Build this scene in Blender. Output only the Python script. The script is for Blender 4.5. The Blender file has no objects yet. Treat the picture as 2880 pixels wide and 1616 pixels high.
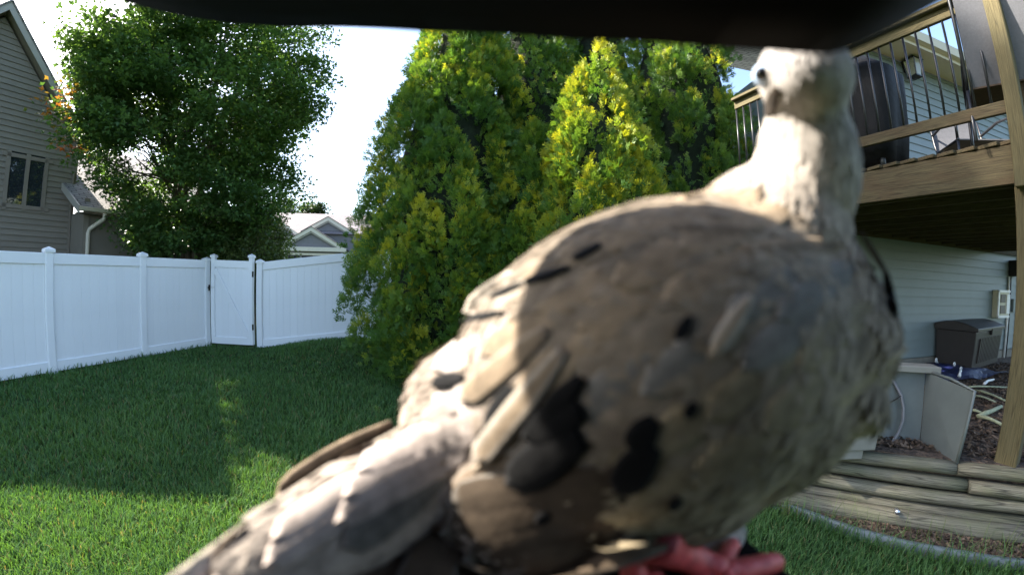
import bpy, bmesh, math, random
import numpy as np
from mathutils import Matrix, Vector
from mathutils.bvhtree import BVHTree
from mathutils import noise as mnoise

random.seed(7); rng = np.random.default_rng(7)
SC = bpy.context.scene
COL = SC.collection
PI = math.pi

# ------------------------------------------------------------------ camera
CAM_H = 1.58
FPX, KPX = 1109.2, -0.0697                 # lens: angle = r(1 + K r^2), r = pixels / FPX (2880 x 1616 frame)
CAM_R = Matrix.Rotation(-0.022367, 3, 'X') @ Matrix.Rotation(-0.0263, 3, 'Y')
CAM_P = Vector((0, 0, CAM_H))
cam = bpy.data.objects.new('camera', bpy.data.cameras.new('camera'))
COL.objects.link(cam); SC.camera = cam
cd = cam.data
cd.type = 'PANO'; cd.panorama_type = 'FISHEYE_LENS_POLYNOMIAL'
cd.sensor_width = 36; cd.sensor_fit = 'HORIZONTAL'; cd.fisheye_fov = math.radians(175)
_a = 80 / FPX
cd.fisheye_polynomial_k0 = 0; cd.fisheye_polynomial_k1 = -_a; cd.fisheye_polynomial_k2 = 0
cd.fisheye_polynomial_k3 = -KPX * _a ** 3; cd.fisheye_polynomial_k4 = 0
_M = Matrix((CAM_R @ Vector((1, 0, 0)), CAM_R @ Vector((0, 0, 1)), -(CAM_R @ Vector((0, 1, 0))))).transposed().to_4x4()
_M.translation = CAM_P
cam.matrix_world = _M
cd.clip_start = 0.005; cd.clip_end = 2000
cd.dof.use_dof = True; cd.dof.focus_distance = 6.0
cd.lens = 5.0; cd.dof.aperture_fstop = 2.8      # small-sensor lens, 1.8 mm aperture

# ------------------------------------------------------------------ world, sun, exposure
SUN_AZ, SUN_EL = -76.0, 38.0                # azimuth from +Y toward +X
W = bpy.data.worlds.new('World'); SC.world = W; W.use_nodes = True
_nt = W.node_tree
_sky = _nt.nodes.new('ShaderNodeTexSky'); _sky.sky_type = 'NISHITA'; _sky.sun_disc = False
_sky.sun_elevation = math.radians(SUN_EL); _sky.sun_rotation = math.radians(SUN_AZ)
_sky.air_density = 1.0; _sky.dust_density = 1.6; _sky.ozone_density = 1.0
_bg = _nt.nodes['Background']; _bg.inputs['Strength'].default_value = 0.10
_nt.links.new(_sky.outputs[0], _bg.inputs['Color'])
sun = bpy.data.objects.new('sun', bpy.data.lights.new('sun', 'SUN')); COL.objects.link(sun)
sun.data.energy = 5.0; sun.data.angle = math.radians(0.53); sun.data.color = (1, 0.93, 0.82)
_sd = Vector((math.sin(math.radians(SUN_AZ)) * math.cos(math.radians(SUN_EL)),
              math.cos(math.radians(SUN_AZ)) * math.cos(math.radians(SUN_EL)), math.sin(math.radians(SUN_EL))))
sun.rotation_euler = (-_sd).to_track_quat('-Z', 'Y').to_euler()
SC.view_settings.view_transform = 'Standard'; SC.view_settings.look = 'None'
SC.view_settings.gamma = 1; SC.view_settings.use_curve_mapping = False
SC.view_settings.exposure = 2.4
try:
    SC.cycles.use_denoising = True
except Exception:
    pass
SC.cycles.max_bounces = 8; SC.cycles.transparent_max_bounces = 12

# ------------------------------------------------------------------ pixel helpers
def ray(x, y):
    u = (x - 1440) / FPX; v = -(y - 808) / FPX; r = math.hypot(u, v) + 1e-12
    th = r * (1 + KPX * r * r); s = math.sin(th) / r
    return CAM_R @ Vector((u * s, math.cos(th), v * s))
def at(x, y, d): return CAM_P + ray(x, y) * d
def at_z(x, y, z):
    d = ray(x, y); return CAM_P + d * ((z - CAM_H) / d.z)
def at_plane(x, y, n, c):                   # point on the plane p.n = c
    d = ray(x, y); n = Vector(n); return CAM_P + d * ((c - CAM_P.dot(n)) / d.dot(n))
def azv(az): a = math.radians(az); return Vector((math.sin(a), math.cos(a), 0))

# ------------------------------------------------------------------ object helpers
WL = {}                                     # world location of each parent
def link(o, parent=None, world=(0, 0, 0)):
    COL.objects.link(o); w = Vector(world)
    if parent is not None:
        o.parent = parent; o.location = w - WL[parent.name]
    else:
        o.location = w
    WL[o.name] = w
    return o
def tag(o, label=None, cat=None, group=None, kind=None):
    if label: o['label'] = label
    if cat: o['category'] = cat
    if group: o['group'] = group
    if kind: o['kind'] = kind
    return o
def thing(name, loc, label, cat, group=None):
    o = bpy.data.objects.new(name, None); o.empty_display_size = .1
    link(o, None, loc); return tag(o, label, cat, group)
def fast_mesh(name, V, T, cols=None, tc=None, smooth=False):
    """V n x 3, T m x 3 (triangles), cols n x 3"""
    me = bpy.data.meshes.new(name)
    V = np.ascontiguousarray(V, np.float32); T = np.ascontiguousarray(T, np.int32)
    me.vertices.add(len(V)); me.vertices.foreach_set('co', V.ravel())
    me.loops.add(T.size); me.loops.foreach_set('vertex_index', T.ravel())
    me.polygons.add(len(T)); me.polygons.foreach_set('loop_start', np.arange(0, T.size, 3, dtype=np.int32))
    me.update(calc_edges=True)
    if cols is not None:
        a = me.attributes.new('col', 'FLOAT_COLOR', 'POINT')
        c4 = np.ones((len(V), 4), np.float32); c4[:, :3] = cols; a.data.foreach_set('color', c4.ravel())
    if smooth: me.polygons.foreach_set('use_smooth', np.ones(len(T), bool))
    return me
class MB:
    """collects boxes, tubes and lofts, each vertex with a grain coordinate (along, across, up)"""
    def __init__(s): s.v = []; s.f = []; s.t = []; s.sm = []
    def add(s, vs, fs, ts=None, smooth=False):
        o = len(s.v); s.v += [tuple(p) for p in vs]; s.f += [tuple(o + i for i in f) for f in fs]
        s.t += [tuple(p) for p in (ts if ts is not None else vs)]; s.sm += [smooth] * len(fs); return s
    def box(s, c, size, X=(1, 0, 0), Y=(0, 1, 0), Z=(0, 0, 1), ch=0.0, grain=0):
        c = Vector(c); X = Vector(X); Y = Vector(Y); Z = Vector(Z); a, b, h = (q / 2 for q in size)
        r = random.random() * 20
        if ch <= 0:
            L = [(x, y, z) for z in (-h, h) for y in (-b, b) for x in (-a, a)]
            fs = [(0, 2, 3, 1), (4, 5, 7, 6), (0, 1, 5, 4), (2, 6, 7, 3), (0, 4, 6, 2), (1, 3, 7, 5)]
        else:                                # chamfered: 24 verts
            L = []; fs = []
            bm = bmesh.new(); bmesh.ops.create_cube(bm, size=1)
            for q in bm.verts: q.co = Vector((q.co.x * 2 * a, q.co.y * 2 * b, q.co.z * 2 * h))
            bmesh.ops.bevel(bm, geom=bm.edges[:], offset=ch, segments=1, affect='EDGES')
            bm.verts.index_update(); L = [tuple(q.co) for q in bm.verts]
            fs = [tuple(q.index for q in f.verts) for f in bm.faces]; bm.free()
        vs = [c + X * x + Y * y + Z * z for x, y, z in L]
        o = {0: (0, 1, 2), 1: (1, 0, 2), 2: (2, 0, 1)}[grain]
        ts = [(p[o[0]] + r, p[o[1]] + r * .37, p[o[2]]) for p in L]
        return s.add(vs, fs, ts)
    def beam(s, p, q, w, h, up=(0, 0, 1), ch=0.0):
        p = Vector(p); q = Vector(q); X = (q - p); L = X.length; X.normalize()
        Y = Vector(up).cross(X).normalized(); Z = X.cross(Y)
        return s.box((p + q) / 2, (L, w, h), X, Y, Z, ch)
    def tube(s, pts, rad, n=8, cap=True, smooth=True):
        pts = [Vector(p) for p in pts]; rad = rad if hasattr(rad, '__len__') else [rad] * len(pts)
        d0 = (pts[1] - pts[0]).normalized(); A = d0.orthogonal().normalized(); vs = []; ts = []; L = 0; r0 = random.random() * 9
        for i, p in enumerate(pts):
            d = (pts[min(i + 1, len(pts) - 1)] - pts[max(i - 1, 0)]).normalized()
            A = (A - d * A.dot(d)).normalized(); B = d.cross(A)
            if i: L += (p - pts[i - 1]).length
            for k in range(n):
                a = 2 * PI * k / n; vs.append(p + (A * math.cos(a) + B * math.sin(a)) * rad[i])
                ts.append((L + r0, math.cos(a) * rad[i] + r0, math.sin(a) * rad[i]))
        fs = [(i * n + k, i * n + (k + 1) % n, (i + 1) * n + (k + 1) % n, (i + 1) * n + k) for i in range(len(pts) - 1) for k in range(n)]
        if cap:
            fs.append(tuple(reversed(range(n)))); fs.append(tuple((len(pts) - 1) * n + k for k in range(n)))
        return s.add(vs, fs, ts, smooth)
    def loft(s, rings, closed=True, cap=True, smooth=True):
        n = len(rings[0]); vs = [p for r in rings for p in r]; m = n if closed else n - 1
        fs = [(i * n + k, i * n + (k + 1) % n, (i + 1) * n + (k + 1) % n, (i + 1) * n + k) for i in range(len(rings) - 1) for k in range(m)]
        if cap and closed:
            fs.append(tuple(reversed(range(n)))); fs.append(tuple((len(rings) - 1) * n + k for k in range(n)))
        return s.add(vs, fs, None, smooth)
    def prism(s, poly, d):                   # planar polygon extruded by vector d
        d = Vector(d); poly = [Vector(p) for p in poly]; n = len(poly)
        vs = poly + [p + d for p in poly]
        fs = [tuple(range(n)), tuple(reversed(range(n, 2 * n)))] + [(i, i + n, (i + 1) % n + n, (i + 1) % n) for i in range(n)]
        return s.add(vs, fs)
    def mesh(s, name, off=(0, 0, 0)):
        me = bpy.data.meshes.new(name); off = Vector(off)
        me.from_pydata([Vector(p) - off for p in s.v], [], s.f)
        bm = bmesh.new(); bm.from_mesh(me); bmesh.ops.recalc_face_normals(bm, faces=bm.faces); bm.to_mesh(me); bm.free()
        a = me.attributes.new('tc', 'FLOAT_VECTOR', 'POINT'); a.data.foreach_set('vector', [q for p in s.t for q in p])
        if any(s.sm):
            me.polygons.foreach_set('use_smooth', s.sm)
        return me
    def build(s, name, mat, parent=None, bevel=0, origin=None):
        """verts are world coordinates; the object's origin is its parent's"""
        w = WL[parent.name] if parent is not None else Vector(origin or (0, 0, 0))
        me = s.mesh(name, w); me.materials.append(mat)
        o = link(bpy.data.objects.new(name, me), parent, w)
        if bevel:
            b = o.modifiers.new('bevel', 'BEVEL'); b.width = bevel; b.segments = 2; b.limit_method = 'ANGLE'
        return o
def raw(name, me, mat, parent=None, world=None):
    if mat is not None and not me.materials: me.materials.append(mat)
    return link(bpy.data.objects.new(name, me), parent, world if world is not None else (WL[parent.name] if parent is not None else (0, 0, 0)))

# ------------------------------------------------------------------ materials
def lin(r, g, b):
    f = lambda c: ((c / 255 + .055) / 1.055) ** 2.4 if c > 10 else c / 255 / 12.92
    return (f(r), f(g), f(b), 1)
def N(nt, t, **k):
    n = nt.nodes.new(t)
    for a, v in k.items():
        if a in n.inputs: n.inputs[a].default_value = v
        else: setattr(n, a, v)
    return n
def mat(name, col, rough=.6, var=.12, scale=8, bump=.0, bscale=60, spec=.4, metal=0, objvar=.0, coords='Object', stretch=(1, 1, 1), col2=None, thr=(.35, .7), emit=None):
    m = bpy.data.materials.new(name); m.use_nodes = True; nt = m.node_tree; L = nt.links
    b = nt.nodes['Principled BSDF']; b.inputs['Roughness'].default_value = rough; b.inputs['Metallic'].default_value = metal
    b.inputs['Specular IOR Level'].default_value = spec
    tc = N(nt, 'ShaderNodeTexCoord'); src = tc.outputs[coords] if coords != 'tc' else N(nt, 'ShaderNodeAttribute', attribute_name='tc').outputs['Vector']
    mp = N(nt, 'ShaderNodeMapping'); mp.inputs['Scale'].default_value = stretch; L.new(src, mp.inputs['Vector'])
    nz = N(nt, 'ShaderNodeTexNoise', Scale=scale, Detail=6, Roughness=.6); L.new(mp.outputs[0], nz.inputs['Vector'])
    rp = N(nt, 'ShaderNodeValToRGB'); e = rp.color_ramp.elements; e[0].position, e[1].position = thr
    c = Vector(col[:3])
    if col2 is None:
        e[0].color = (*(c * (1 - var)), 1); e[1].color = (*(c * (1 + var)), 1)
    else:
        e[0].color = col; e[1].color = col2
    L.new(nz.outputs['Fac'], rp.inputs['Fac']); out = rp.outputs['Color']
    if objvar:
        oi = N(nt, 'ShaderNodeObjectInfo'); mr = N(nt, 'ShaderNodeMapRange'); mr.inputs['To Min'].default_value = 1 - objvar; mr.inputs['To Max'].default_value = 1 + objvar
        L.new(oi.outputs['Random'], mr.inputs['Value'])
        hs = N(nt, 'ShaderNodeHueSaturation'); L.new(out, hs.inputs['Color']); L.new(mr.outputs[0], hs.inputs['Value']); out = hs.outputs['Color']
    L.new(out, b.inputs['Base Color'])
    if bump:
        n2 = N(nt, 'ShaderNodeTexNoise', Scale=bscale, Detail=5); L.new(mp.outputs[0], n2.inputs['Vector'])
        bp = N(nt, 'ShaderNodeBump', Strength=bump, Distance=.01); L.new(n2.outputs['Fac'], bp.inputs['Height']); L.new(bp.outputs[0], b.inputs['Normal'])
    return m
def wood(name, dark, light, rough=.8, crack=.5, blotch=None, objvar=.12):
    """grain runs along tc.x; cracks, knots and grey patches"""
    m = bpy.data.materials.new(name); m.use_nodes = True; nt = m.node_tree; L = nt.links; b = nt.nodes['Principled BSDF']
    b.inputs['Roughness'].default_value = rough; b.inputs['Specular IOR Level'].default_value = .25
    at_ = N(nt, 'ShaderNodeAttribute', attribute_name='tc')
    mp = N(nt, 'ShaderNodeMapping'); mp.inputs['Scale'].default_value = (2.2, 70, 70); L.new(at_.outputs['Vector'], mp.inputs['Vector'])
    g = N(nt, 'ShaderNodeTexNoise', Scale=3, Detail=8, Roughness=.65, Distortion=.12); L.new(mp.outputs[0], g.inputs['Vector'])
    rp = N(nt, 'ShaderNodeValToRGB'); e = rp.color_ramp.elements; e[0].position = .3; e[1].position = .72; e[0].color = dark; e[1].color = light
    L.new(g.outputs['Fac'], rp.inputs['Fac'])
    mp2 = N(nt, 'ShaderNodeMapping'); mp2.inputs['Scale'].default_value = (2.2, 5, 5); L.new(at_.outputs['Vector'], mp2.inputs['Vector'])
    p = N(nt, 'ShaderNodeTexNoise', Scale=1.6, Detail=4); L.new(mp2.outputs[0], p.inputs['Vector'])
    pr = N(nt, 'ShaderNodeValToRGB'); pe = pr.color_ramp.elements; pe[0].position = .45; pe[1].position = .62
    L.new(p.outputs['Fac'], pr.inputs['Fac'])
    mx = N(nt, 'ShaderNodeMix', data_type='RGBA'); mx.inputs['B'].default_value if False else None
    L.new(pr.outputs['Color'], mx.inputs['Factor']); L.new(rp.outputs['Color'], mx.inputs[6])
    mx.inputs[7].default_value = blotch if blotch else light
    mm = N(nt, 'ShaderNodeMix', data_type='RGBA'); mm.inputs['Factor'].default_value = .45
    L.new(rp.outputs['Color'], mm.inputs[6]); L.new(mx.outputs[2], mm.inputs[7])
    mp3 = N(nt, 'ShaderNodeMapping'); mp3.inputs['Scale'].default_value = (1.4, 48, 48); L.new(at_.outputs['Vector'], mp3.inputs['Vector'])
    ck = N(nt, 'ShaderNodeTexVoronoi', Scale=1.1); ck.feature = 'DISTANCE_TO_EDGE'; L.new(mp3.outputs[0], ck.inputs['Vector'])
    cr = N(nt, 'ShaderNodeMapRange'); cr.inputs['From Max'].default_value = .06; cr.inputs['To Min'].default_value = 1 - crack; L.new(ck.outputs['Distance'], cr.inputs['Value'])
    oi = N(nt, 'ShaderNodeObjectInfo'); ov = N(nt, 'ShaderNodeMapRange'); ov.inputs['To Min'].default_value = 1 - objvar; ov.inputs['To Max'].default_value = 1 + objvar; L.new(oi.outputs['Random'], ov.inputs['Value'])
    mu = N(nt, 'ShaderNodeMath', operation='MULTIPLY'); L.new(cr.outputs[0], mu.inputs[0]); L.new(ov.outputs[0], mu.inputs[1])
    hs = N(nt, 'ShaderNodeHueSaturation'); L.new(mm.outputs[2], hs.inputs['Color']); L.new(mu.outputs[0], hs.inputs['Value'])
    L.new(hs.outputs['Color'], b.inputs['Base Color'])
    bp = N(nt, 'ShaderNodeBump', Strength=.5, Distance=.004); ad = N(nt, 'ShaderNodeMath', operation='ADD'); L.new(g.outputs['Fac'], ad.inputs[0]); L.new(cr.outputs[0], ad.inputs[1])
    L.new(ad.outputs[0], bp.inputs['Height']); L.new(bp.outputs[0], b.inputs['Normal'])
    return m
def leafmat(name, trans=.35, rough=.5, spec=.35, tint=(1, 1, 1), tgain=(1.3, 1.25, .5)):
    """colour from the vertex attribute 'col', with light passing through"""
    m = bpy.data.materials.new(name); m.use_nodes = True; nt = m.node_tree; L = nt.links; b = nt.nodes['Principled BSDF']
    b.inputs['Roughness'].default_value = rough; b.inputs['Specular IOR Level'].default_value = spec
    a = N(nt, 'ShaderNodeAttribute', attribute_name='col'); L.new(a.outputs['Color'], b.inputs['Base Color'])
    t = N(nt, 'ShaderNodeBsdfTranslucent'); mv = N(nt, 'ShaderNodeVectorMath', operation='MULTIPLY'); mv.inputs[1].default_value = tgain
    L.new(a.outputs['Color'], mv.inputs[0]); L.new(mv.outputs[0], t.inputs['Color'])
    mx = N(nt, 'ShaderNodeMixShader'); mx.inputs[0].default_value = trans
    L.new(b.outputs[0], mx.inputs[1]); L.new(t.outputs[0], mx.inputs[2]); L.new(mx.outputs[0], nt.nodes['Material Output'].inputs['Surface'])
    return m
def glassmat(name, col=(.02, .025, .03, 1)):
    m = bpy.data.materials.new(name); m.use_nodes = True; b = m.node_tree.nodes['Principled BSDF']
    b.inputs['Base Color'].default_value = col; b.inputs['Roughness'].default_value = .03; b.inputs['Specular IOR Level'].default_value = 1.0
    return m

M = {}
M['vinyl'] = mat('white_vinyl', (.80, .81, .83, 1), .35, .02, 3, 0, spec=.45, objvar=.015)
M['siding_tan'] = mat('gray_brown_siding', lin(118, 112, 102), .7, .06, 3, .1, 40, objvar=.05)
M['siding_far'] = mat('far_gray_siding', lin(112, 110, 112), .7, .05, 3, 0, objvar=.04)
M['siding_blue'] = mat('blue_gray_vinyl_siding', lin(110, 121, 122), .5, .05, 2.5, .05, 30, objvar=.025)
M['trim'] = mat('cream_trim', lin(196, 188, 172), .5, .04, 5)
M['trim_gray'] = mat('gray_trim', lin(150, 146, 138), .5, .05, 5)
M['trim_dark'] = mat('taupe_trim', lin(120, 112, 102), .55, .05, 5)
M['glass'] = glassmat('window_glass')
M['treated'] = wood('treated_lumber', lin(66, 58, 38), lin(108, 98, 68), crack=.35, blotch=lin(94, 88, 64))
M['deckwood'] = wood('dark_treated_lumber', lin(52, 44, 30), lin(96, 86, 62), crack=.4, blotch=lin(74, 58, 40))
M['timber'] = wood('weathered_landscape_timber', lin(66, 62, 50), lin(128, 124, 108), crack=.7, blotch=lin(92, 94, 68), objvar=.16)
M['black_metal'] = mat('black_metal', (.012, .012, .015, 1), .35, .1, 20, spec=.5)
M['iron'] = mat('hardware_black', (.01, .01, .01, 1), .5, .1, 20)
M['steel'] = mat('zinc_screw', (.65, .66, .7, 1), .3, .1, 20, metal=.9)
M['bark'] = mat('maple_bark', lin(92, 84, 72), .9, .3, 14, .6, 40, stretch=(1, 1, .25))
M['barkdark'] = mat('arborvitae_bark', lin(66, 48, 36), .9, .3, 14, .6, 40, stretch=(1, 1, .2))
M['leaf'] = leafmat('maple_leaves', .42, .45, .4)
M['arb'] = leafmat('arborvitae_sprays', .40, .5, .35, tgain=(1.35, 1.25, .45))
M['grass'] = leafmat('grass_blades', .35, .5, .3)
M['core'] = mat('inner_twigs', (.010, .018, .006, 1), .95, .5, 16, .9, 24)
M['cover'] = mat('black_grill_cover', (.005, .005, .006, 1), .75, .25, 5, .6, 18, spec=.3)
M['sling'] = mat('gray_sling_fabric', lin(86, 86, 90), .8, .1, 60, .2, 300)
M['brown_cloth'] = mat('brown_cushion', lin(74, 58, 44), .85, .15, 30, .2, 200)
M['gray_plastic'] = mat('weathered_gray_plastic', lin(92, 98, 96), .45, .12, 3.5, .15, 14, spec=.4)
M['gray_plastic2'] = mat('light_gray_plastic', lin(122, 120, 112), .45, .1, 4, .1, 14)
M['hose'] = mat('gray_hose', lin(110, 110, 112), .4, .1, 9)
M['dark_plastic'] = mat('dark_brown_resin', lin(44, 40, 38), .5, .1, 8, .2, 60)
M['tarp'] = mat('blue_tarp', lin(18, 26, 66), .5, .3, 12, .8, 20)
M['white_plastic'] = mat('white_plastic', (.72, .73, .72, 1), .4, .05, 9)
M['beige_metal'] = mat('beige_metal', lin(176, 172, 150), .4, .06, 9)
M['edging'] = mat('gray_plastic_edging', lin(104, 112, 112), .45, .15, 9, .1, 60)
M['stick'] = mat('pale_dry_stick', lin(150, 156, 128), .8, .2, 30)
M['blackplastic'] = mat('feeder_black_plastic', (.002, .002, .0024, 1), .7, .1, 20, spec=.06)

def shingles(name, c1, c2, mort, sx, sy):
    m = bpy.data.materials.new(name); m.use_nodes = True; nt = m.node_tree; L = nt.links; b = nt.nodes['Principled BSDF']; b.inputs['Roughness'].default_value = .9
    a = N(nt, 'ShaderNodeAttribute', attribute_name='tc'); br = N(nt, 'ShaderNodeTexBrick'); br.offset = .5
    for k, v in (('Color1', c1), ('Color2', c2), ('Mortar', mort), ('Scale', 1.0), ('Mortar Size', .012), ('Brick Width', sx), ('Row Height', sy)): br.inputs[k].default_value = v
    L.new(a.outputs['Vector'], br.inputs['Vector']); nz = N(nt, 'ShaderNodeTexNoise', Scale=3, Detail=5); L.new(a.outputs['Vector'], nz.inputs['Vector'])
    mr = N(nt, 'ShaderNodeMapRange'); mr.inputs['To Min'].default_value = .75; mr.inputs['To Max'].default_value = 1.2; L.new(nz.outputs['Fac'], mr.inputs['Value'])
    hs = N(nt, 'ShaderNodeHueSaturation'); L.new(br.outputs['Color'], hs.inputs['Color']); L.new(mr.outputs[0], hs.inputs['Value']); L.new(hs.outputs[0], b.inputs['Base Color'])
    return m
M['shingle'] = shingles('asphalt_shingles', lin(140, 134, 132), lin(122, 116, 114), lin(62, 58, 58), .3, .14)
M['shingle_far'] = shingles('far_asphalt_shingles', lin(118, 112, 112), lin(104, 98, 100), lin(72, 68, 70), .5, .3)

# ------------------------------------------------------------------ ground
def S(t): t = np.clip(t, 0, 1); return t * t * (3 - 2 * t)
def gz(x, y):
    x = np.asarray(x, float); y = np.asarray(y, float)
    return .235 * S((x + 5.6) / 2.3) * S((y - 5.2) / 2.2) * (1 - S((y - 14) / 10)) + .012 * np.sin(x * 1.7 + .3) * np.sin(y * 1.3)
def ground_material():
    m = bpy.data.materials.new('lawn_soil_and_thatch'); m.use_nodes = True; nt = m.node_tree; L = nt.links; b = nt.nodes['Principled BSDF']; b.inputs['Roughness'].default_value = .95; b.inputs['Specular IOR Level'].default_value = .1
    tc = N(nt, 'ShaderNodeTexCoord'); n1 = N(nt, 'ShaderNodeTexNoise', Scale=1.3, Detail=5); n2 = N(nt, 'ShaderNodeTexNoise', Scale=60, Detail=4)
    L.new(tc.outputs['Object'], n1.inputs['Vector']); L.new(tc.outputs['Object'], n2.inputs['Vector'])
    r1 = N(nt, 'ShaderNodeValToRGB'); e = r1.color_ramp.elements; e[0].position = .35; e[1].position = .68; e[0].color = (.022, .042, .010, 1); e[1].color = (.042, .075, .016, 1)
    L.new(n1.outputs['Fac'], r1.inputs['Fac'])
    mr = N(nt, 'ShaderNodeMapRange'); mr.inputs['From Min'].default_value = .3; mr.inputs['From Max'].default_value = .7; mr.inputs['To Min'].default_value = .5; mr.inputs['To Max'].default_value = 1.4; L.new(n2.outputs['Fac'], mr.inputs['Value'])
    hs = N(nt, 'ShaderNodeHueSaturation'); L.new(r1.outputs[0], hs.inputs['Color']); L.new(mr.outputs[0], hs.inputs['Value']); L.new(hs.outputs[0], b.inputs['Base Color'])
    bp = N(nt, 'ShaderNodeBump', Strength=.8, Distance=.03); L.new(n2.outputs['Fac'], bp.inputs['Height']); L.new(bp.outputs[0], b.inputs['Normal'])
    return m
gx = np.concatenate([[-400, -150, -60, -30], np.arange(-16, 12.1, .5), [20, 40, 100, 400]])
gy = np.concatenate([[-400, -100, -30, -8], np.arange(-4, 16.1, .5), [22, 30, 60, 120, 400]])
XX, YY = np.meshgrid(gx, gy); nx, ny = len(gx), len(gy)
GV = np.stack([XX.ravel(), YY.ravel(), gz(XX, YY).ravel()], 1)
idx = np.arange(nx * ny).reshape(ny, nx)
q = np.stack([idx[:-1, :-1], idx[:-1, 1:], idx[1:, 1:], idx[1:, :-1]], -1).reshape(-1, 4)
GT = np.concatenate([q[:, [0, 1, 2]], q[:, [0, 2, 3]]])
lawn = raw('lawn', fast_mesh('lawn', GV, GT, smooth=True), ground_material()); tag(lawn, 'shaded green lawn running up to the white fence', 'lawn', kind='structure')

# retaining wall line (terrace of landscape timbers) and mulch bed behind it
TN = azv(39); TD = Vector((TN.y, -TN.x, 0))      # normal away from camera, direction to the right
TC = 3.10                                        # distance of the timber face from the camera axis
MULCH_Z = .46
def tpt(s, off=0, z=0): p = TN * (TC + off) + TD * s; return Vector((p.x, p.y, z))
WM = Vector((-.035, .999, 0)).normalized(); WC = 4.0; WT = Vector((WM.y, -WM.x, 0))     # right house wall plane
def wallpt(x, off=0, z=0):
    y = (WC - WM.x * x) / WM.y; p = Vector((x, y, z)) - WM * off; return p
def mulch_material():
    m = bpy.data.materials.new('brown_bark_mulch'); m.use_nodes = True; nt = m.node_tree; L = nt.links; b = nt.nodes['Principled BSDF']; b.inputs['Roughness'].default_value = .95
    tc = N(nt, 'ShaderNodeTexCoord'); v = N(nt, 'ShaderNodeTexVoronoi', Scale=28); L.new(tc.outputs['Object'], v.inputs['Vector'])
    r = N(nt, 'ShaderNodeValToRGB'); e = r.color_ramp.elements; e[0].color = (.018, .012, .008, 1); e[1].color = (.11, .075, .05, 1); L.new(v.outputs['Color'], r.inputs['Fac']); L.new(r.outputs[0], b.inputs['Base Color'])
    bp = N(nt, 'ShaderNodeBump', Strength=.9, Distance=.03); L.new(v.outputs['Distance'], bp.inputs['Height']); L.new(bp.outputs[0], b.inputs['Normal'])
    return m
M['mulch'] = mulch_material()
mb = MB()
poly = [tpt(-1.3, .10, MULCH_Z - .6), tpt(6.5, .10, MULCH_Z - .6), Vector((12, 4.4, MULCH_Z - .6)), Vector((1.6, 4.2, MULCH_Z - .6))]
mb.prism(poly, (0, 0, .6)); mulch = mb.build('mulch_bed', M['mulch']); tag(mulch, 'dark brown mulch bed under the raised deck', 'mulch bed', kind='structure')

# ------------------------------------------------------------------ white vinyl fence and gate
FH = 1.83
def fence_board_mesh(w, h):
    mb = MB(); c = .0035; t = .011
    prof = [(-w / 2, -t + c), (-w / 2 + c, -t), (w / 2 - c, -t), (w / 2, -t + c), (w / 2, t), (-w / 2, t)]   # V-joint edges
    lo = [Vector((x, y, 0)) for x, y in prof]; mb.prism(lo, (0, 0, h)); return mb.mesh('board')
def post_parts(parent, p, h, w=.127, cap=True):
    x, y, z = p; mb = MB(); mb.box((x, y, z + h / 2 - .1), (w, w, h + .2), FX, FY, (0, 0, 1), ch=.012, grain=2)
    po = mb.build('post', M['vinyl'], parent)
    if cap:
        mb = MB(); a = w / 2 + .016; zt = z + h
        ring = lambda r, zz: [Vector((x, y, zz)) + FX * (sx * r) + FY * (sy * r) for sx, sy in ((-1, -1), (1, -1), (1, 1), (-1, 1))]
        mb.loft([ring(a, zt - .02), ring(a, zt + .022), ring(a * .86, zt + .034), ring(a * .1, zt + .066)], smooth=False)
        mb.build('post_cap', M['vinyl'], po)
    return po
def fence_panel(parent, A, B, zA, zB, topA, topB, w=.127, rail=.165, gapb=.02):
    """boards and rails between two posts; A, B are post centres (xy)"""
    A = Vector((A[0], A[1], 0)); B = Vector((B[0], B[1], 0)); d = (B - A); L = d.length; d.normalize(); n = Vector((d.y, -d.x, 0))
    if n.dot(-A) < 0: n = -n
    a = w / 2; zl = lambda s: zA + (zB - zA) * s / L; tl = lambda s: topA + (topB - topA) * s / L
    for nm, lo, hi in (('rail', lambda s: tl(s) - rail, tl), ('rail', lambda s: zl(s) + gapb, lambda s: zl(s) + gapb + rail)):
        mb = MB(); t = .036; c = .008; s0, s1 = a - .004, L - a + .004; R = []
        for s in (s0, s1):
            p = A + d * s; z0, z1 = lo(s), hi(s)
            R.append([p + n * -t + Vector((0, 0, z0)), p + n * t + Vector((0, 0, z0)), p + n * t + Vector((0, 0, z1 - c)), p + n * (t - c) + Vector((0, 0, z1)), p + n * -(t - c) + Vector((0, 0, z1)), p + n * -t + Vector((0, 0, z1 - c))])
        mb.loft(R, smooth=False); mb.build(nm, M['vinyl'], parent)
    nb = max(2, round((L - w) / .152)); bw = (L - w) / nb
    me = fence_board_mesh(bw - .0006, 1.0)
    me.materials.append(M['vinyl'])
    for i in range(nb):
        s = a + bw * (i + .5); p = A + d * s; z0 = zl(s) + gapb + rail - .03; z1 = tl(s) - rail + .03
        o = link(bpy.data.objects.new('board', me), parent, p + Vector((0, 0, z0)))
        o.scale = (1, 1, z1 - z0); o.rotation_euler = (0, 0, math.atan2(d.y, d.x) + (0 if n.dot(Vector((d.y, -d.x, 0))) > 0 else PI))
P1 = Vector((-7.01, 3.90, 0)); FD = Vector((.164, .986, 0)).normalized()
FX, FY = FD, Vector((FD.y, -FD.x, 0))
fp = [P1 + FD * s for s in (-3.45, -1.72, 0, 1.676, 3.20)]
lf = thing('vinyl_fence', fp[2], 'white vinyl privacy fence running along the gray-brown neighbor house', 'fence')
for i, p in enumerate(fp): post_parts(lf, (p.x, p.y, 0), FH + (.03 if i < 4 else .0), cap=True)
for a, b in zip(fp[:-1], fp[1:]): fence_panel(lf, a, b, 0, 0, FH, FH)
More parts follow.
